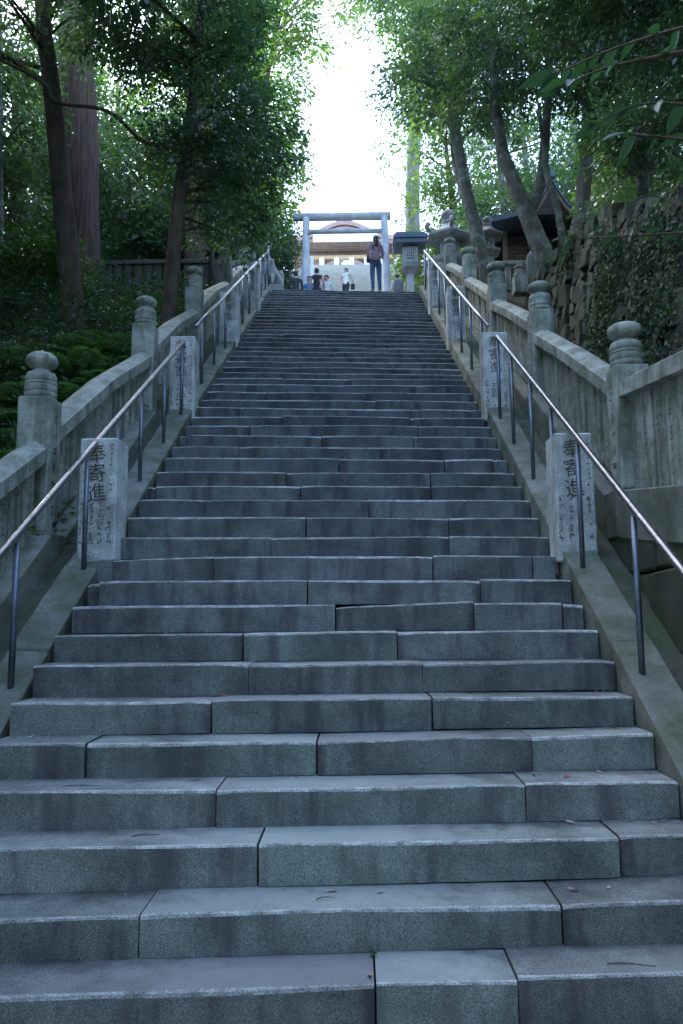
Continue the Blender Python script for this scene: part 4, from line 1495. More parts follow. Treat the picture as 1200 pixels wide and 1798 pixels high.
tree('pale_tree', 'pale leafy tree fading into the white sky left of the gap',
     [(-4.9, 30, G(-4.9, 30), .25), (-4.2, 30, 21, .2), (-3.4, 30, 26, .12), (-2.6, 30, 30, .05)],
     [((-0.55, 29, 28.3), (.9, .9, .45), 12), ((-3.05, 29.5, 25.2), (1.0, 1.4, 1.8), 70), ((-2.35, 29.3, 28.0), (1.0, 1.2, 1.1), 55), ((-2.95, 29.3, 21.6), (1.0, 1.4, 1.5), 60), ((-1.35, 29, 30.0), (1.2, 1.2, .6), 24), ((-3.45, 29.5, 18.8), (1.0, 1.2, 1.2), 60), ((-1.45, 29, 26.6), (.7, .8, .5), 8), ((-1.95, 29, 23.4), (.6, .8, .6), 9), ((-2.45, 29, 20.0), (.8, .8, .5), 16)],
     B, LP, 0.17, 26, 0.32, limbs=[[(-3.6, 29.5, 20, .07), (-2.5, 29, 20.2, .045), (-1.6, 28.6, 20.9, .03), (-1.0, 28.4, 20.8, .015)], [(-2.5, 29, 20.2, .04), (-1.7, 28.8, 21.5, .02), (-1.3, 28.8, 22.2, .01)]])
tree('landing_shrub_tree', 'bluish-green shrubby tree beside the top of the left handrail',
     [(-3.3, 20.6, G(-3.3, 20.6), .09), (-3.1, 20.6, 12, .07), (-2.8, 20.6, 13.5, .04)],
     [((-2.7, 20.7, 12.5), (.8, .9, .9), 90), ((-2.3, 20.9, 13.5), (.7, .8, .7), 60), ((-3.3, 20.6, 13.8), (1, 1, 1), 70)], B, LF, 0.1, 34, 0.2)

# --- right of the steps
tree('lichen_tree', 'lichen-grey leaning trunk just right of the big stone lantern',
     [(3.55, 15.5, 9.2, .25), (3.43, 15.5, 9.8, .22), (3.26, 15.5, 10.75, .2), (3.0, 15.5, 12.1, .18), (2.78, 15.5, 13.6, .15), (2.5, 15.3, 16, .09), (2.3, 15, 18.5, .04)],
     [((2.55, 15, 15.7), (1.0, 1.4, 1.3), 86), ((3.45, 15, 14.4), (1.0, 1.2, 1.0), 57), ((2.00, 15.2, 14.6), (.65, .9, .8), 39), ((2.15, 15.3, 17.8), (1.1, 1.5, 1.2), 64), ((3.65, 15, 17), (1.4, 1.4, 1.4), 79)],
     BL, LF, 0.1, 40, 0.2, limbs=[[(3.1, 15.6, 11.6, .07), (2.85, 15.9, 12.6, .06), (2.75, 16.2, 13.8, .04)]], twigs=6)
tree('forked_tree', 'curved mossy trunk that forks above the right balustrade',
     [(4.35, 12.8, 8.2, .31), (4.27, 12.8, 8.73, .27), (4.01, 12.8, 9.54, .24), (3.74, 12.8, 10.3, .2), (3.53, 12.8, 10.95, .17), (3.37, 12.8, 11.6, .15), (3.2, 12.6, 13.5, .07)],
     [((3.5, 12.5, 13.3), (1.2, 1.3, 1.0), 86), ((4.6, 12.5, 14.0), (1.2, 1.4, 1.2), 86), ((4.2, 12.6, 15.6), (1.6, 1.8, 1.2), 86), ((2.9, 12.6, 14.6), (.9, 1.2, .9), 50)],
     BL, LF, 0.09, 44, 0.18, limbs=[[(3.86, 12.8, 9.95, .15), (4.17, 12.8, 10.68, .12), (4.3, 12.8, 11.6, .1), (4.46, 12.8, 13.15, .07), (4.6, 12.8, 15, .03)]], twigs=6)
tree('twin_tree', 'straight mossy trunk rising at the end of the rubble wall',
     [(4.45, 12, 8.1, .24), (4.47, 12, 8.6, .2), (4.74, 12, 9.5, .18), (4.9, 12, 10.6, .17), (5.05, 12, 12.3, .15), (5.2, 12, 15, .07)],
     [((5.4, 11.8, 13.2), (1.3, 1.4, 1.1), 86), ((5.6, 11.6, 15.0), (1.6, 1.6, 1.3), 79), ((6.2, 11.4, 11.9), (.9, 1.1, .9), 43)],
     BL, LD, 0.09, 44, 0.19, limbs=[[(4.5, 12.2, 8.3, .09), (4.45, 12.3, 9.2, .08), (4.35, 12.4, 10.1, .07), (4.22, 12.4, 10.6, .065), (4.1, 12.4, 12.2, .03)]])
tree('thin_tree', 'thin dark trunk standing behind the rubble wall at the right',
     [(5.72, 11, G(5.7, 11), .11), (5.73, 11, 10.2, .09), (5.8, 11, 11.6, .08), (5.97, 11, 13.4, .06), (6, 11, 15, .03)],
     [((5.9, 10.8, 13.4), (1.2, 1.3, 1.1), 72), ((6.8, 10.6, 12.0), (1.2, 1.3, 1.2), 64), ((5.2, 10.4, 12.2), (.8, .9, .8), 43)], B, LD, 0.09, 42, 0.18)
tree('overhanging_tree', 'dark tree whose branches hang over the rubble wall at the upper right',
     [(6.2, 7.2, G(6.2, 7.2), .2), (6.0, 7.4, 8.6, .17), (5.6, 7.6, 10.5, .13), (5.0, 7.6, 12.6, .06)],
     [((4.4, 8.0, 10.9), (1.0, 1.3, .8), 79), ((4.9, 8.2, 12.2), (1.4, 1.6, 1.0), 93), ((4.35, 7.6, 8.5), (.55, .6, .4), 30), ((5.3, 7.6, 9.6), (.7, 1.0, .7), 43), ((3.6, 8.6, 12.0), (.9, 1.2, .7), 50), ((5.2, 7.4, 13.6), (1.9, 2, .9), 57)],
     B, LD, 0.085, 46, 0.17, twigs=6)
bgr = [(8.2, 18.5, 5, LD, 'dark forest tree behind the side shrine'), (10.5, 14, 5.5, LD, 'dark tree at the right edge behind the wall top'),
       (8.5, 25, 6, LF, 'mid-green tree far behind the side shrine'), (13, 20, 6.5, LD, 'far dark forest tree at the upper right'), (6.3, 23.5, 5, LF, 'leafy tree behind the side shrine roof'),
       (7.6, 14.5, 4.6, LF, 'leafy tree just behind the twin mossy trunks'), (9.5, 10, 5, LD, 'dark tree behind the dark lantern on the wall'),
       (4.9, 20.8, 4.0, LD, 'bushy tree left of the side shrine roof'), (9.5, 29, 8, LF, 'tall far tree deep in the right forest'), (11.5, 24, 7, LD, 'far dark tree behind the right edge trees')]
for (x, y, h, lm, lab) in bgr:
    g = G(x, y)
    s = h / 5.5
    tree('forest_tree', lab, [(x, y, g, .22), (x + .1, y, g + h * .6, .17), (x - .1, y, g + h * 1.5, .08)],
         [((x, y, g + h * .75), (2.1 * s, 2.1 * s, 1.5 * s), 75), ((x + .8, y - .6, g + h * 1.15), (2.1 * s, 1.9 * s, 1.6 * s), 28), ((x - .6, y, g + h * 1.6), (2.2 * s, 2 * s, 1.7 * s), 15),
          ((x, y - .3, g + h * .35), (1.8 * s, 1.5 * s, 1.2 * s), 80)],
         BL, lm, 0.14, 34, 0.3, twigs=4, group='forest trees on the right')
tree('tall_pale_tree', 'tall straight pale trunk right of the torii against the sky',
     [(2.9, 32, G(2.9, 32) - 1.5, .4), (2.98, 32, 20, .34), (3.13, 32, 24, .31), (3.46, 32, 31, .26), (3.6, 32, 37, .12)],
     [((3.6, 32, 31), (2.2, 2.2, 2), 70), ((3.8, 32, 35), (2.6, 2.4, 2.4), 70), ((2.2, 31.5, 32.5), (1.3, 1.3, 1), 35)], bark_mat('pale_bark', (0.3, 0.3, 0.31), (0.18, 0.18, 0.185), 6, 1.5, 0.5), LP, 0.17, 26, 0.32)
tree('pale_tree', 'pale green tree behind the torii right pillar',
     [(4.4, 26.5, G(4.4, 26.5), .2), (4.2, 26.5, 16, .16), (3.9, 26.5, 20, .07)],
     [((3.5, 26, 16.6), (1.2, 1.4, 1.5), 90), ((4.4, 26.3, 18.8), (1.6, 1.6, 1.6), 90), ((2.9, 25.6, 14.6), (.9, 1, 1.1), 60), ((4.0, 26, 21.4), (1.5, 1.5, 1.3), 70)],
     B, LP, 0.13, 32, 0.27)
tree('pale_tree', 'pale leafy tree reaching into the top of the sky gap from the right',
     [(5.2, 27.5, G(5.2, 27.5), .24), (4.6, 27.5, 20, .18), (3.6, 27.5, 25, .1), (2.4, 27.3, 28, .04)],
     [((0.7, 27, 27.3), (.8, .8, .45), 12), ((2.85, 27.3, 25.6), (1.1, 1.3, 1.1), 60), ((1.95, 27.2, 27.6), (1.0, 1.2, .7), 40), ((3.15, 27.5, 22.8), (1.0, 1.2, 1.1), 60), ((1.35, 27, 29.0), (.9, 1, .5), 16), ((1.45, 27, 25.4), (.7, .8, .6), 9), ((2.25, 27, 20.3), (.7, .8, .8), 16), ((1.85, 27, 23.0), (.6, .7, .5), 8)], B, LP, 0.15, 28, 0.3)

# tall trees added beside the lower flight; unseen crowns above the picture shade it
for (x, y, lab, ells) in [
        (-7.2, 3.0, 'tall evergreen added left of the lower flight to shade the steps', [((-6.8, 2.4, 11), (2.4, 2.4, 1.6), 110), ((-7.6, 1.0, 8.6), (2.0, 2.6, 2.2), 110), ((-7.8, 5.0, 9.4), (2.0, 2.4, 2.0), 110),  ((-3.6, 7.5, 14.2), (2.2, 2.2, 1.2), 110), ((-2.9, 6.6, 13.6), (1.2, 1.2, .7), 60), ((-7.0, 5.6, 13.6), (1.7, 1.4, .9), 110), ((-5.4, 4.4, 11.6), (1.5, 1.6, 1.0), 100)]),
        (8.0, 2.5, 'tall evergreen added right of the lower flight to shade the steps', [((6.6, 3, 11), (2.4, 3.6, 1.6), 110),  ((3.6, 7.5, 14.2), (2.2, 2.2, 1.2), 110), ((2.9, 6.6, 13.6), (1.2, 1.2, .7), 60), ((5.8, 4.8, 12.2), (1.6, 1.6, 1.0), 100)]),
        (-6.8, -4.5, 'unseen evergreen added at the foot of the steps on the left', [((-7.0, -4, 10.5), (2.6, 3.6, 2.4), 120)]),
        (7.4, -5.0, 'unseen evergreen added at the foot of the steps on the right', [((7.0, -4.5, 10.5), (2.6, 3.6, 2.4), 120)])]:
    g = G(x, y)
    tree('added_evergreen', lab, [(x, y, g, .36), (x * .97, y, g + 4, .3), (x * .85, y, 11, .2), (x * .7, y, 14, .1)], ells, BL, LD, 0.26, 34, 0.4, twigs=6)

for (x, y, lab) in ((-11.0, 8.5, 'unseen evergreen added on the left slope beyond the ferns'), (-12.5, 4.5, 'unseen evergreen added on the left slope, lower down'), (-13.5, 11.5, 'unseen evergreen added on the left slope, higher up')):  # unseen trees added to keep the sun off the left bank
    g = G(x, y)
    tree('added_evergreen', lab, [(x, y, g, .34), (x, y, g + 5, .26), (x, y, g + 11, .1)],
         [((x, y, g + 4.5), (2.6, 2.8, 2.2), 110), ((x, y, g + 8), (2.8, 3.0, 2.4), 130), ((x, y, g + 11), (2.2, 2.4, 2), 90)], BL, LD, 0.22, 34, 0.38, twigs=4)
# unseen forest added behind the viewer to close off the low sky
for i, (x, y) in enumerate(((-13, -9), (-8.5, -15), (-3.2, -19), (3.0, -18.5), (8.5, -15.5), (13, -9.5), (15, -1), (-15, -1))):
    h = 6.5
    tree('forest_tree', ['added unseen evergreen far left behind the viewer', 'added unseen evergreen left behind the viewer', 'added unseen evergreen behind the viewer, left of the path',
                         'added unseen evergreen behind the viewer, right of the path', 'added unseen evergreen right behind the viewer', 'added unseen evergreen far right behind the viewer',
                         'added evergreen on the right slope out of view', 'added evergreen on the left slope out of view'][i],
         [(x, y, G(x, y), .3), (x, y, 5, .22), (x, y, 12, .08)],
         [((x, y, 2.6), (3.2, 3, 2.4), 90), ((x, y, 6.5), (3.6, 3.4, 2.6), 110), ((x, y, 10), (3.4, 3.2, 2.4), 100), ((x, y, 14), (3.2, 3.0, 2.2), 90)], B, LD, 0.3, 28, 0.5, twigs=3, group='added wood behind the viewer')

# ------------------------------------------------------------------ undergrowth, ferns, ivy
def scatter(n, x0, x1, y0, y1, h):
    out = []
    for _ in range(n):
        x, y = nrg.uniform(x0, x1), nrg.uniform(y0, y1)
        b = 0.5 + 0.5 * math.sin(x * 2.1 + y * 1.3) * math.sin(y * 1.7 - x)
        out.append((x, y, gz(x, y) + nrg.uniform(0.02, 1) * h * (0.35 + 0.65 * b)))
    return out


C = scatter(760, -9.5, -4.3, 5.0, 15.5, 1.25) + scatter(150, -4.4, -2.95, 2.5, 9.5, .3) + scatter(150, -4.4, -3.0, 9.5, 15.5, .9) + scatter(420, -14, -4.6, 16.2, 24, 2.6)
M['shade_leaf'] = leaf_mat('shrub_leaf', (0.03, 0.065, 0.045), (0.06, 0.11, 0.07), 0.3, 0.4, 0.6)  # darkened green: shade of the left bank put into the colour
kind(place('undergrowth', leaves('undergrowth', C, 44, 0.19, 0.095, M['shade_leaf'], 0.45, 0.1)), 'stuff')
C = scatter(60, 2.95, 3.9, 6.0, 16, .25) + scatter(200, 4.25, 6.2, 5, 12.5, .75)
kind(place('wall_top_undergrowth', leaves('wall_top_undergrowth', C, 30, 0.14, 0.08, LD, 0.45, 0.2)), 'stuff')
C = []
for _ in range(1100):
    y = nrg.uniform(4.4, 11.8)
    zlo, zhi = SLOPE * y - 0.2, float(np.interp(y, WT_Y, WT_Z))
    z = nrg.uniform(zlo, zhi)
    if math.sin(y * 3.1 + 0.4) + math.sin(z * 0.7 + y * 1.3) * 0.7 + (8.2 - y) * 0.45 < 0.15:
        continue
    C.append((3.86 + (z - SLOPE * y) * 0.1, y, z))
kind(place('ivy', leaves('ivy', C, 24, (0.22, 0.1, 0.05), 0.055, leaf_mat('ivy_leaf', (0.025, 0.055, 0.035), (0.05, 0.09, 0.05), 0.2, 0.6, 0.3), 0.7, 0.8, 0.9, np.tile((-.3, 0, -1.0), (len(C), 1)))), 'stuff')

fern_vars = []
for s in range(3):
    mb = MB()
    rg = random.Random(40 + s)
    nfr = 9
    for fr in range(nfr):
        an = fr * math.tau / nfr + rg.uniform(-.3, .3)
        ln = rg.uniform(0.45, 0.7)
        d = Vector((math.cos(an), math.sin(an), 0))
        sd = Vector((-math.sin(an), math.cos(an), 0))
        for i in range(13):
            u = (i + 0.6) / 13
            c = d * (ln * u) + Vector((0, 0, 0.5 * ln * (u * 1.5 - u * u * 1.45) + 0.05))
            w = 0.17 * math.sin(math.pi * min(1, u * 0.9 + 0.12)) + 0.015
            for sg in (-1, 1):
                tip = c + sd * sg * w + d * 0.05 - Vector((0, 0, 0.02))
                q = d * 0.016
                mb.add([c - q, c + sd * sg * w * .5 + d * 0.005 - q * 1.1, tip, c + sd * sg * w * .5 + d * 0.03 + q], [(0, 1, 2, 3)])
    me = mesh('frond', mb.V, mb.F, [M['fern']])
    at = me.attributes.new('tint', 'FLOAT', 'POINT')
    at.data.foreach_set('value', [rg.uniform(0.2, 0.9) for _ in range(len(me.vertices))])
    fern_vars.append(me)
fern_pos = [(-3.25, 4.2), (-3.5, 4.9), (-3.15, 5.3), (-3.7, 5.8), (-3.3, 6.2), (-3.9, 6.6), (-3.5, 7.0), (-4.3, 7.3), (-3.25, 7.6), (-3.8, 8.0), (-4.6, 8.3), (-3.3, 8.6),
            (-4.1, 9.0), (-3.6, 9.6), (-4.8, 9.4), (-3.2, 3.6), (-3.45, 3.0)]
for i, (x, y) in enumerate(fern_pos):
    o = place('fern', fern_vars[i % 3], None, (x, y, gz(x, y) + 0.22), (rnd.uniform(-.15, .15), rnd.uniform(-.15, .15), rnd.uniform(0, 6)), (1.3 + rnd.uniform(-.2, .25),) * 3)
    tag(o, 'green fern growing behind the left balustrade', 'fern', 'ferns behind the left balustrade')

# near branch with broad leaves at the upper right
nb = empty('broad_leaf_tree', (4.6, 0.6, gz(4.6, 0.6)))
tag(nb, 'near branches with large bluish-green leaves hanging in at the right', 'tree')
mb = MB()
for lb in ([(4.6, .6, gz(4.6, .6) - .1, .13), (4.5, .65, 4.9, .11), (4.2, .8, 5.6, .09), (3.9, 1.0, 7, .05)],
           [(4.45, .7, 5.0, .05), (3.2, .9, 5.05, .03), (2.4, .95, 4.85, .018), (1.75, 1.0, 4.75, .008), (1.45, 1.0, 4.62, .004)],
           [(4.5, .7, 4.7, .05), (3.2, .9, 4.35, .028), (2.4, .9, 4.2, .014), (1.8, .9, 4.25, .006)],
           [(4.55, .7, 4.4, .04), (3.2, .95, 3.85, .024), (2.4, .95, 3.7, .012), (1.75, .9, 3.63, .006), (1.45, .9, 3.62, .003)]):
    p2, r2_ = smoothpath(lb, 4)
    mb.tube(p2, r2_, 7, 0, False)
for tw in ([(3.2, .9, 5.05, .02), (2.5, 1.2, 5.2, .012), (1.9, 1.3, 5.1, .007), (1.5, 1.35, 4.95, .003)], [(2.9, .9, 4.3, .015), (2.3, 1.1, 4.55, .01), (1.95, 1.15, 4.6, .006), (1.7, 1.2, 4.5, .003)]):
    p2, r2_ = smoothpath(tw, 4)
    mb.tube(p2, r2_, 6, 0, False)
mb.build('branch', B, nb, WLOC[nb.name], True)
bl = []
for s in range(3):
    V, F = [], []
    n = 6
    for i in range(n + 1):
        u = i / n
        w = 0.23 * math.sin(math.pi * u ** 0.85) * (1 - 0.25 * u)
        zz = 0.1 * math.sin(u * 2.2 + s) - 0.2 * u * u
        V += [(u, -w, zz + 0.05 * (1 + s * .3)), (u, 0, zz), (u, w, zz + 0.05 * (1 + s * .3))]
    for i in range(n):
        for q in range(2):
            F.append((i * 3 + q, i * 3 + q + 1, (i + 1) * 3 + q + 1, (i + 1) * 3 + q))
    me = mesh('leaf', V, F, [M['bigleaf']], None, True)
    at = me.attributes.new('tint', 'FLOAT', 'POINT')
    at.data.foreach_set('value', [0.2 + 0.3 * s] * len(me.vertices))
    bl.append(me)
TWIGS = [[(4.45, .7, 5.0), (3.2, .9, 5.05), (2.4, .95, 4.85), (1.75, 1.0, 4.75), (1.45, 1.0, 4.62)],
         [(4.5, .7, 4.7), (3.2, .9, 4.35), (2.4, .9, 4.25), (1.8, .9, 4.25)],
         [(4.55, .7, 4.4), (3.2, .95, 3.85), (2.4, .95, 3.7), (1.75, .9, 3.66), (1.45, .9, 3.62)],
         [(3.2, .9, 5.05), (2.5, 1.2, 5.2), (1.9, 1.3, 5.1), (1.5, 1.35, 4.95)],
         [(2.9, .9, 4.3), (2.3, 1.1, 4.55), (1.95, 1.15, 4.6), (1.7, 1.2, 4.5)]]
li = 0
for tw in TWIGS:
    p2, _ = smoothpath([(*p, .01) for p in tw], 9)
    acc = 0.0
    for i in range(len(p2) - 1):
        a, b = Vector(p2[i]), Vector(p2[i + 1])
        acc += (b - a).length
        last = i >= len(p2) - 3
        if (acc > 0.085 and b.x < 2.45) or last:
            acc = 0
            ln = rnd.uniform(.11, .19) * (1.25 if last else 1)
            dirv = math.atan2((b - a).y, (b - a).x)
            az = dirv + rnd.choice((-1, 1)) * rnd.uniform(.3, 1.1) * (0.4 if last else 1)
            place('leaf', bl[li % 3], nb, b, (rnd.uniform(-.8, .8), rnd.uniform(.1, .75), az), (ln, ln * rnd.uniform(.85, 1.1), ln))
            li += 1

# ------------------------------------------------------------------ litter on the steps
V = [(0, 0, 0), (.35, .16, .06), (.75, .14, .02), (1, 0, .1), (.72, -.15, .08), (.3, -.17, .02), (.45, 0, -.01)]
F = [(0, 6, 1), (1, 6, 2), (2, 6, 3), (3, 6, 4), (4, 6, 5), (5, 6, 0)]
dl = mesh('fallen_leaf', V, F, [M['dry']])
dr = mesh('fallen_leaf', V, F, [M['dry_red']])


def on_step(x, k, f):
    t = TS[k]
    return (x, t * RUN + SKEW * x + 0.03 + f * 0.26, t * RISE + 0.007)


lit = [(.1, 1, .85, 0, .07), (.28, 1, .65, 0, .05), (.24, 0, .3, 0, .06), (1.25, 1, .55, 0, .07), (1.4, 1, .7, 0, .05), (1.75, 0, .6, 0, .07), (1.35, 2, .9, 0, .06), (1.75, 2, .8, 0, .05),
       (1.35, 3, .4, 1, .07), (1.6, 3, .8, 0, .05), (1.75, 4, .8, 0, .06), (1.85, 5, .8, 0, .06), (-1.45, 3, .8, 1, .08), (-1.8, 5, .6, 0, .07), (-1.7, 5, .8, 0, .06), (-1.75, 4, .7, 0, .07),
       (-.65, 5, .8, 1, .09), (-.2, 5, .7, 1, .05), (1.75, 6, .7, 0, .08), (1.0, 4, .5, 0, .05), (-.3, 2, .8, 0, .08), (.95, 2, .7, 0, .05), (1.2, 3, .8, 0, .05), (-1.2, 7, .7, 0, .06), (.7, 8, .7, 0, .05),
       (1.5, 8, .6, 0, .05), (.75, 5, .7, 1, .05), (-.9, 9, .5, 0, .05), (-1.55, 8, .7, 0, .05), (1.7, 9, .6, 0, .05)]
for i, (x, k, f, red, s) in enumerate(lit):
    o = place('fallen_leaf', dr if red else dl, None, on_step(x, k, f), (rnd.uniform(-.2, .2), rnd.uniform(-.2, .2), rnd.uniform(0, 6)), (s, s, s))
    tag(o, 'small rusty red dead leaf lying on a step' if red else 'small pale dead leaf lying on a step', 'leaf', 'red leaves on the steps' if red else 'pale leaves on the steps')
lc = MB()
for _ in range(330):
    k = min(30, int(abs(nrg.normal()) * 11))
    sd_ = rnd.choice((-1, 1, 1))
    x = (XL + abs(nrg.normal()) * .14) if sd_ < 0 else (XR - .02 - abs(nrg.normal()) * .16)
    if nrg.random() < 0.3:
        x = nrg.uniform(XL, XR)
    p = Vector(on_step(x, k, rnd.uniform(.78, 1.06)))
    R = Euler((rnd.uniform(-.3, .3), rnd.uniform(-.3, .3), rnd.uniform(0, 6))).to_matrix() * rnd.uniform(.012, .034)
    lc.add([p + R @ Vector(v) for v in V], F, rnd.choice((0, 0, 1, 2)))
kind(lc.build('leaf_litter', [M['dry'], M['dry_red'], M['twig']]), 'stuff')
for i, (x, k, f, ln, az, lab) in enumerate([(.0, 1, .35, .09, .35, 'short dark twig on the second step from the bottom'), (-.95, 2, .6, .14, .3, 'thin dark twig on the left of the third step'),
                                      (1.25, 0, .35, .2, -.12, 'long dark twig on the right of the lowest step'), (-1.4, 3, .4, .2, .1, 'curved dark twig on the left of the fourth step')]):
    p = Vector(on_step(x, k, f))
    V, F = tube([(0, 0, 0), (ln * .3, .008, .004), (ln * .6, .006, .003), (ln, -.004, 0)], [.0028, .0026, .0022, .0014], 6)
    o = place('twig', mesh('twig', V, F, [M['twig']]), None, p, (0, 0, az))
    tag(o, lab, 'twig')
wd = empty('weed', on_step(.262, 0, .95))
tag(wd, 'tiny green weed growing in the joint of the lowest step', 'weed')
cm = leaves('leaf_blades', [(0, 0, .012), (.008, 0, .02)], 6, .007, .022, LF, .8, 0)
place('leaf_blades', cm, wd, WLOC[wd.name])


# ------------------------------------------------------------------ people
def person(x, y, z, h, face, label, cols, pose='stand', hair='long', group=None):
    """cols: torso, arms, legs, feet materials; face = heading, 0 looks towards +y"""
    root = empty('person', (x, y, z))
    tag(root, label, 'person', group)
    s = h / 1.65
    A = {'stand': dict(le=(-.225, -.02, 1.08), lh=(-.21, .12, .86), re=(.225, -.02, 1.08), rh=(.21, .1, .85)),
         'hold': dict(le=(-.215, .03, 1.09), lh=(-.14, .25, 1.12), re=(.215, .02, 1.08), rh=(.12, .26, 1.14)),
         'walk': dict(le=(-.26, -.12, 1.1), lh=(-.24, -.14, .86), re=(.26, .08, 1.1), rh=(.24, .22, .9))}[pose]
    st_ = 0.12 if pose == 'walk' else 0.0
    P = [((0, 0, .93), (.15, .11)), ((0, .0, 1.1), (.125, .095)), ((0, .0, 1.28), (.135, .1)), ((0, -.01, 1.39), (.1, .075)), ((0, .0, 1.46), (.05, .05)),
         ((0, .01, 1.53), (.075, .085)), ((0, .01, 1.6), (.068, .08)),
         ((-.17, -.01, 1.36), (.055, .055)), (A['le'], (.042, .042)), (A['lh'], (.03, .03)), ((A['lh'][0], A['lh'][1] + .03, A['lh'][2] - .07), (.034, .02)),
         ((.17, -.01, 1.36), (.055, .055)), (A['re'], (.042, .042)), (A['rh'], (.03, .03)), ((A['rh'][0], A['rh'][1] + .03, A['rh'][2] - .07), (.034, .02)),
         ((-.09, 0, .86), (.1, .1)), ((-.1, .02 + st_, .5), (.068, .07)), ((-.1, -.02 + st_, .1), (.045, .05)), ((-.11, .1 + st_, .04), (.045, .035)),
         ((.09, 0, .86), (.1, .1)), ((.1, .02 - st_, .5), (.068, .07)), ((.1, -.02 - st_, .1), (.045, .05)), ((.11, .1 - st_, .04), (.045, .035)),
         ((0, .1, 1.535), (.02, .02))]
    E = [(0, 1, 't'), (1, 2, 't'), (2, 3, 't'), (3, 4, 'n'), (4, 5, 'n'), (5, 6, 'n'), (3, 7, 't'), (7, 8, 'a'), (8, 9, 'f'), (9, 10, 'h'), (3, 11, 't'), (11, 12, 'a'), (12, 13, 'f'), (13, 14, 'h'),
         (0, 15, 'l'), (15, 16, 'l'), (16, 17, 'l'), (17, 18, 's'), (0, 19, 'l'), (19, 20, 'l'), (20, 21, 'l'), (21, 22, 's'), (5, 23, 'n')]
    pts = [(tuple(c * s for c in p), (q[0] * s, q[1] * s)) for p, q in P]
    me = skin_mesh('body', pts, [(a, b) for a, b, _ in E])
    me.materials.clear()
    order = ['t', 'a', 'f', 'h', 'n', 'l', 's']
    mm = {'t': cols[0], 'a': cols[1], 'f': M['skin'] if cols[1] is not cols[0] or pose != 'hold' else cols[1], 'h': M['skin'], 'n': M['skin'], 'l': cols[2], 's': cols[3]}
    for c in order:
        me.materials.append(mm[c])
    segs = [(np.array(pts[a][0]), np.array(pts[b][0]), c) for a, b, c in E]
    for f in me.polygons:
        c = np.array(f.center)
        best = (9, 't')
        for a, b, cc in segs:
            ab = b - a
            u = min(1, max(0, float(np.dot(c - a, ab) / (np.dot(ab, ab) + 1e-9))))
            d_ = float(np.linalg.norm(c - a - ab * u))
            if d_ < best[0]:
                best = (d_, cc)
        f.material_index = order.index(best[1])
    # five fingers on each hand
    bm = bmesh.new()
    bm.from_mesh(me)
    for hp in (A['lh'], A['rh']):
        base = Vector((hp[0], hp[1] + .03, hp[2] - .07)) * s
        for q in range(5):
            fx = (-.03 + .015 * q) * s
            L_ = (.05, .07, .075, .07, .055)[q] * s
            if q == 0:
                pp = [base + Vector((-.03 * s, .01 * s, .03 * s)), base + Vector((-.05 * s, .03 * s, 0)), base + Vector((-.05 * s, .04 * s, -.03 * s))]
            else:
                pp = [base + Vector((fx, 0, 0)), base + Vector((fx, .012 * s, -L_ * .6)), base + Vector((fx, .03 * s, -L_))]
            V, F = tube(pp, [.009 * s, .008 * s, .006 * s], 6)
            bv = [bm.verts.new(v) for v in V]
            for f in F:
                nf_ = bm.faces.new([bv[i] for i in f])
                nf_.material_index = 3
    bm.to_mesh(me)
    bm.free()
    rot = (0, 0, face)
    place('body', me, root, (x, y, z), rot)
    if hair == 'long':
        prof = [((0, .0, 1.66), (.05, .06)), ((0, -.01, 1.6), (.092, .1)), ((0, -.035, 1.5), (.085, .075)), ((0, -.06, 1.38), (.085, .05)), ((0, -.075, 1.28), (.06, .03))]
    elif hair == 'bun':
        prof = [((0, .0, 1.66), (.05, .06)), ((0, -.01, 1.6), (.09, .1)), ((0, -.03, 1.51), (.08, .075)), ((0, -.09, 1.54), (.04, .04))]
    else:
        prof = [((0, .0, 1.665), (.05, .06)), ((0, -.01, 1.6), (.088, .098)), ((0, -.03, 1.52), (.075, .07))]
    hm = skin_mesh('hair', [(tuple(c * s for c in p), (q[0] * s, q[1] * s)) for p, q in prof], [(i, i + 1) for i in range(len(prof) - 1)])
    hm.materials.clear()
    hm.materials.append(M['hair'])
    place('hair', hm, root, (x, y, z), rot)
    # face: eyes and mouth
    fm = MB()
    for ex in (-.03, .03):
        fm.box((ex * s, .094 * s, 1.555 * s), (.011 * s, .006 * s, .005 * s))
    fm.box((0, .094 * s, 1.495 * s), (.018 * s, .006 * s, .004 * s))
    kind(place('facial_features', mesh('facial_features', fm.V, fm.F, [M['hair']]), root, (x, y, z), rot), 'stuff')
    return root


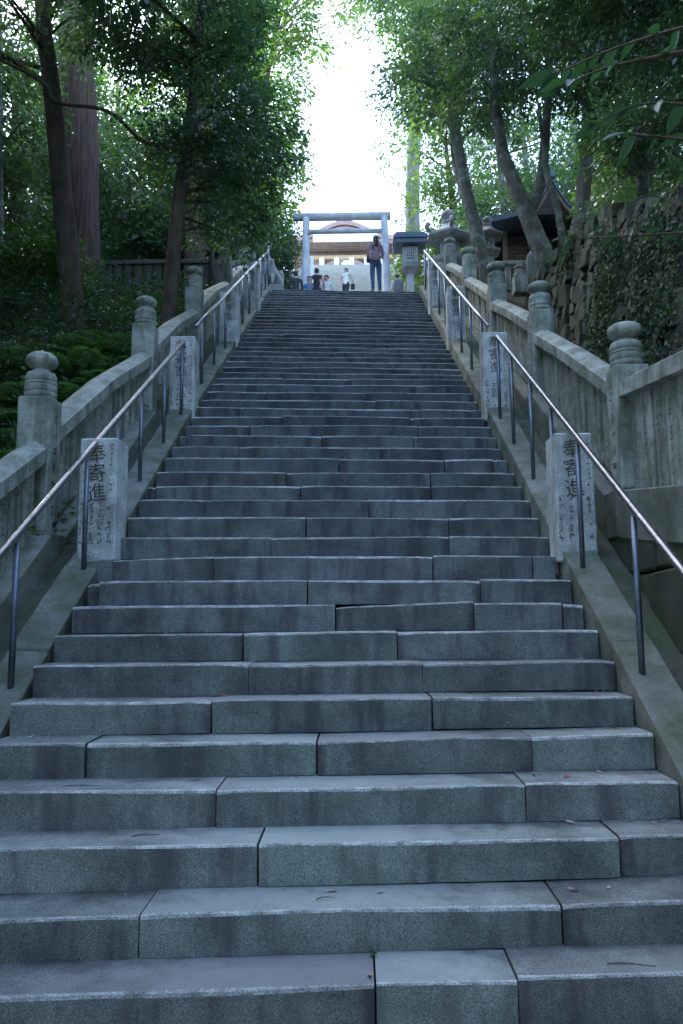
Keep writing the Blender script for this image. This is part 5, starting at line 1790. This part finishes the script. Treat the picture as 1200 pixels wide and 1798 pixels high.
LZ = TOPZ + 0.004
person(.83, 17.43, LZ, 1.6, 0.35, 'person in blue jeans and mauve top standing at the stair head, back turned', (M['mauve'], M['mauve'], M['jeans'], M['shoe']), 'hold', 'long')
bp = empty('shoulder_bag', (.66, 17.33, LZ + .85))
tag(bp, 'mauve shoulder bag slung behind the person in jeans', 'bag')
bx_ = bm_box(.26, .1, .24, .045, 3, .012)
place('bag_body', from_bm('bag_body', bx_, M['mauve'], True), bp, (.76, 17.28, LZ + .84), (0, .12, .35))
V, F = tube([(.66, 17.3, LZ + 1.1), (.72, 17.3, LZ + 1.3), (.9, 17.38, LZ + 1.33), (.95, 17.36, LZ + 1.1)], .018, 6)
place('strap', mesh('strap', shift(V, (.8, 17.3, LZ + 1.1)), F, [M['mauve']]), bp, (.8, 17.3, LZ + 1.1))
sb_ = tag(place('small_black_bag', from_bm('small_black_bag', bm_box(.13, .07, .17, .03, 2), M['black'], True), None, (.645, 17.42, LZ + .84)), 'small black bag at the left hip of the person in jeans', 'bag')
pm = tag(place('paper_map', from_bm('paper_map', bm_box(.3, .012, .22, 0), M['white']), None, (.93, 17.72, LZ + 1.1), (.3, .5, -.5)), 'pale folded sheet held by the person in jeans', 'paper')
person(-1.46, 19.5, LZ, 1.56, 0.1, 'person with dark hair and dark patterned top at the left, back turned', (M['char'], M['char'], M['char'], M['shoe']), 'hold', 'bun')
person(-.83, 19.3, LZ, 1.55, -.1, 'person in sleeveless black top beside the torii left pillar, back turned', (M['black'], M['skin'], M['black'], M['shoe']), 'stand', 'bun')
person(-1.1, 20.2, LZ, 1.72, 2.9, 'person in blue shirt half hidden behind the person in black', (M['blue'], M['blue'], M['jeans'], M['shoe']), 'walk', 'short')
person(-.58, 20.1, LZ, 1.7, 3.0, 'person in white shirt walking just behind the person in black', (M['whitec'], M['whitec'], M['black'], M['shoe']), 'walk', 'short')
uy = 27.2
person(-.05, uy, TOPZ + (int((uy - S2Y) / rr) + 1) * rr * SLOPE + .004, 1.56, 2.6, 'person in white top and black shorts on the bright upper stairs', (M['whitec'], M['skin'], M['black'], M['shoe']), 'walk', 'long')
sbp = tag(place('dark_handbag', from_bm('dark_handbag', bm_box(.16, .1, .22, .03, 2), M['black'], True), None, (.22, uy - .15, TOPZ + (int((uy - S2Y) / rr) + 1) * rr * SLOPE + .62)), 'dark handbag carried by the person on the upper stairs', 'bag')
person(1.5, 19.4, LZ, 1.36, 0.2, 'short person in pale clothes beside the square lantern, back turned', (M['whitec'], M['whitec'], M['greyc'], M['shoe']), 'stand', 'short')
gp = tag(place('grey_backpack', from_bm('grey_backpack', bm_box(.27, .15, .36, .05, 2), M['greyc'], True), None, (1.53, 19.24, LZ + .78), (0, 0, .2)), 'grey backpack worn by the short person near the square lantern', 'backpack')
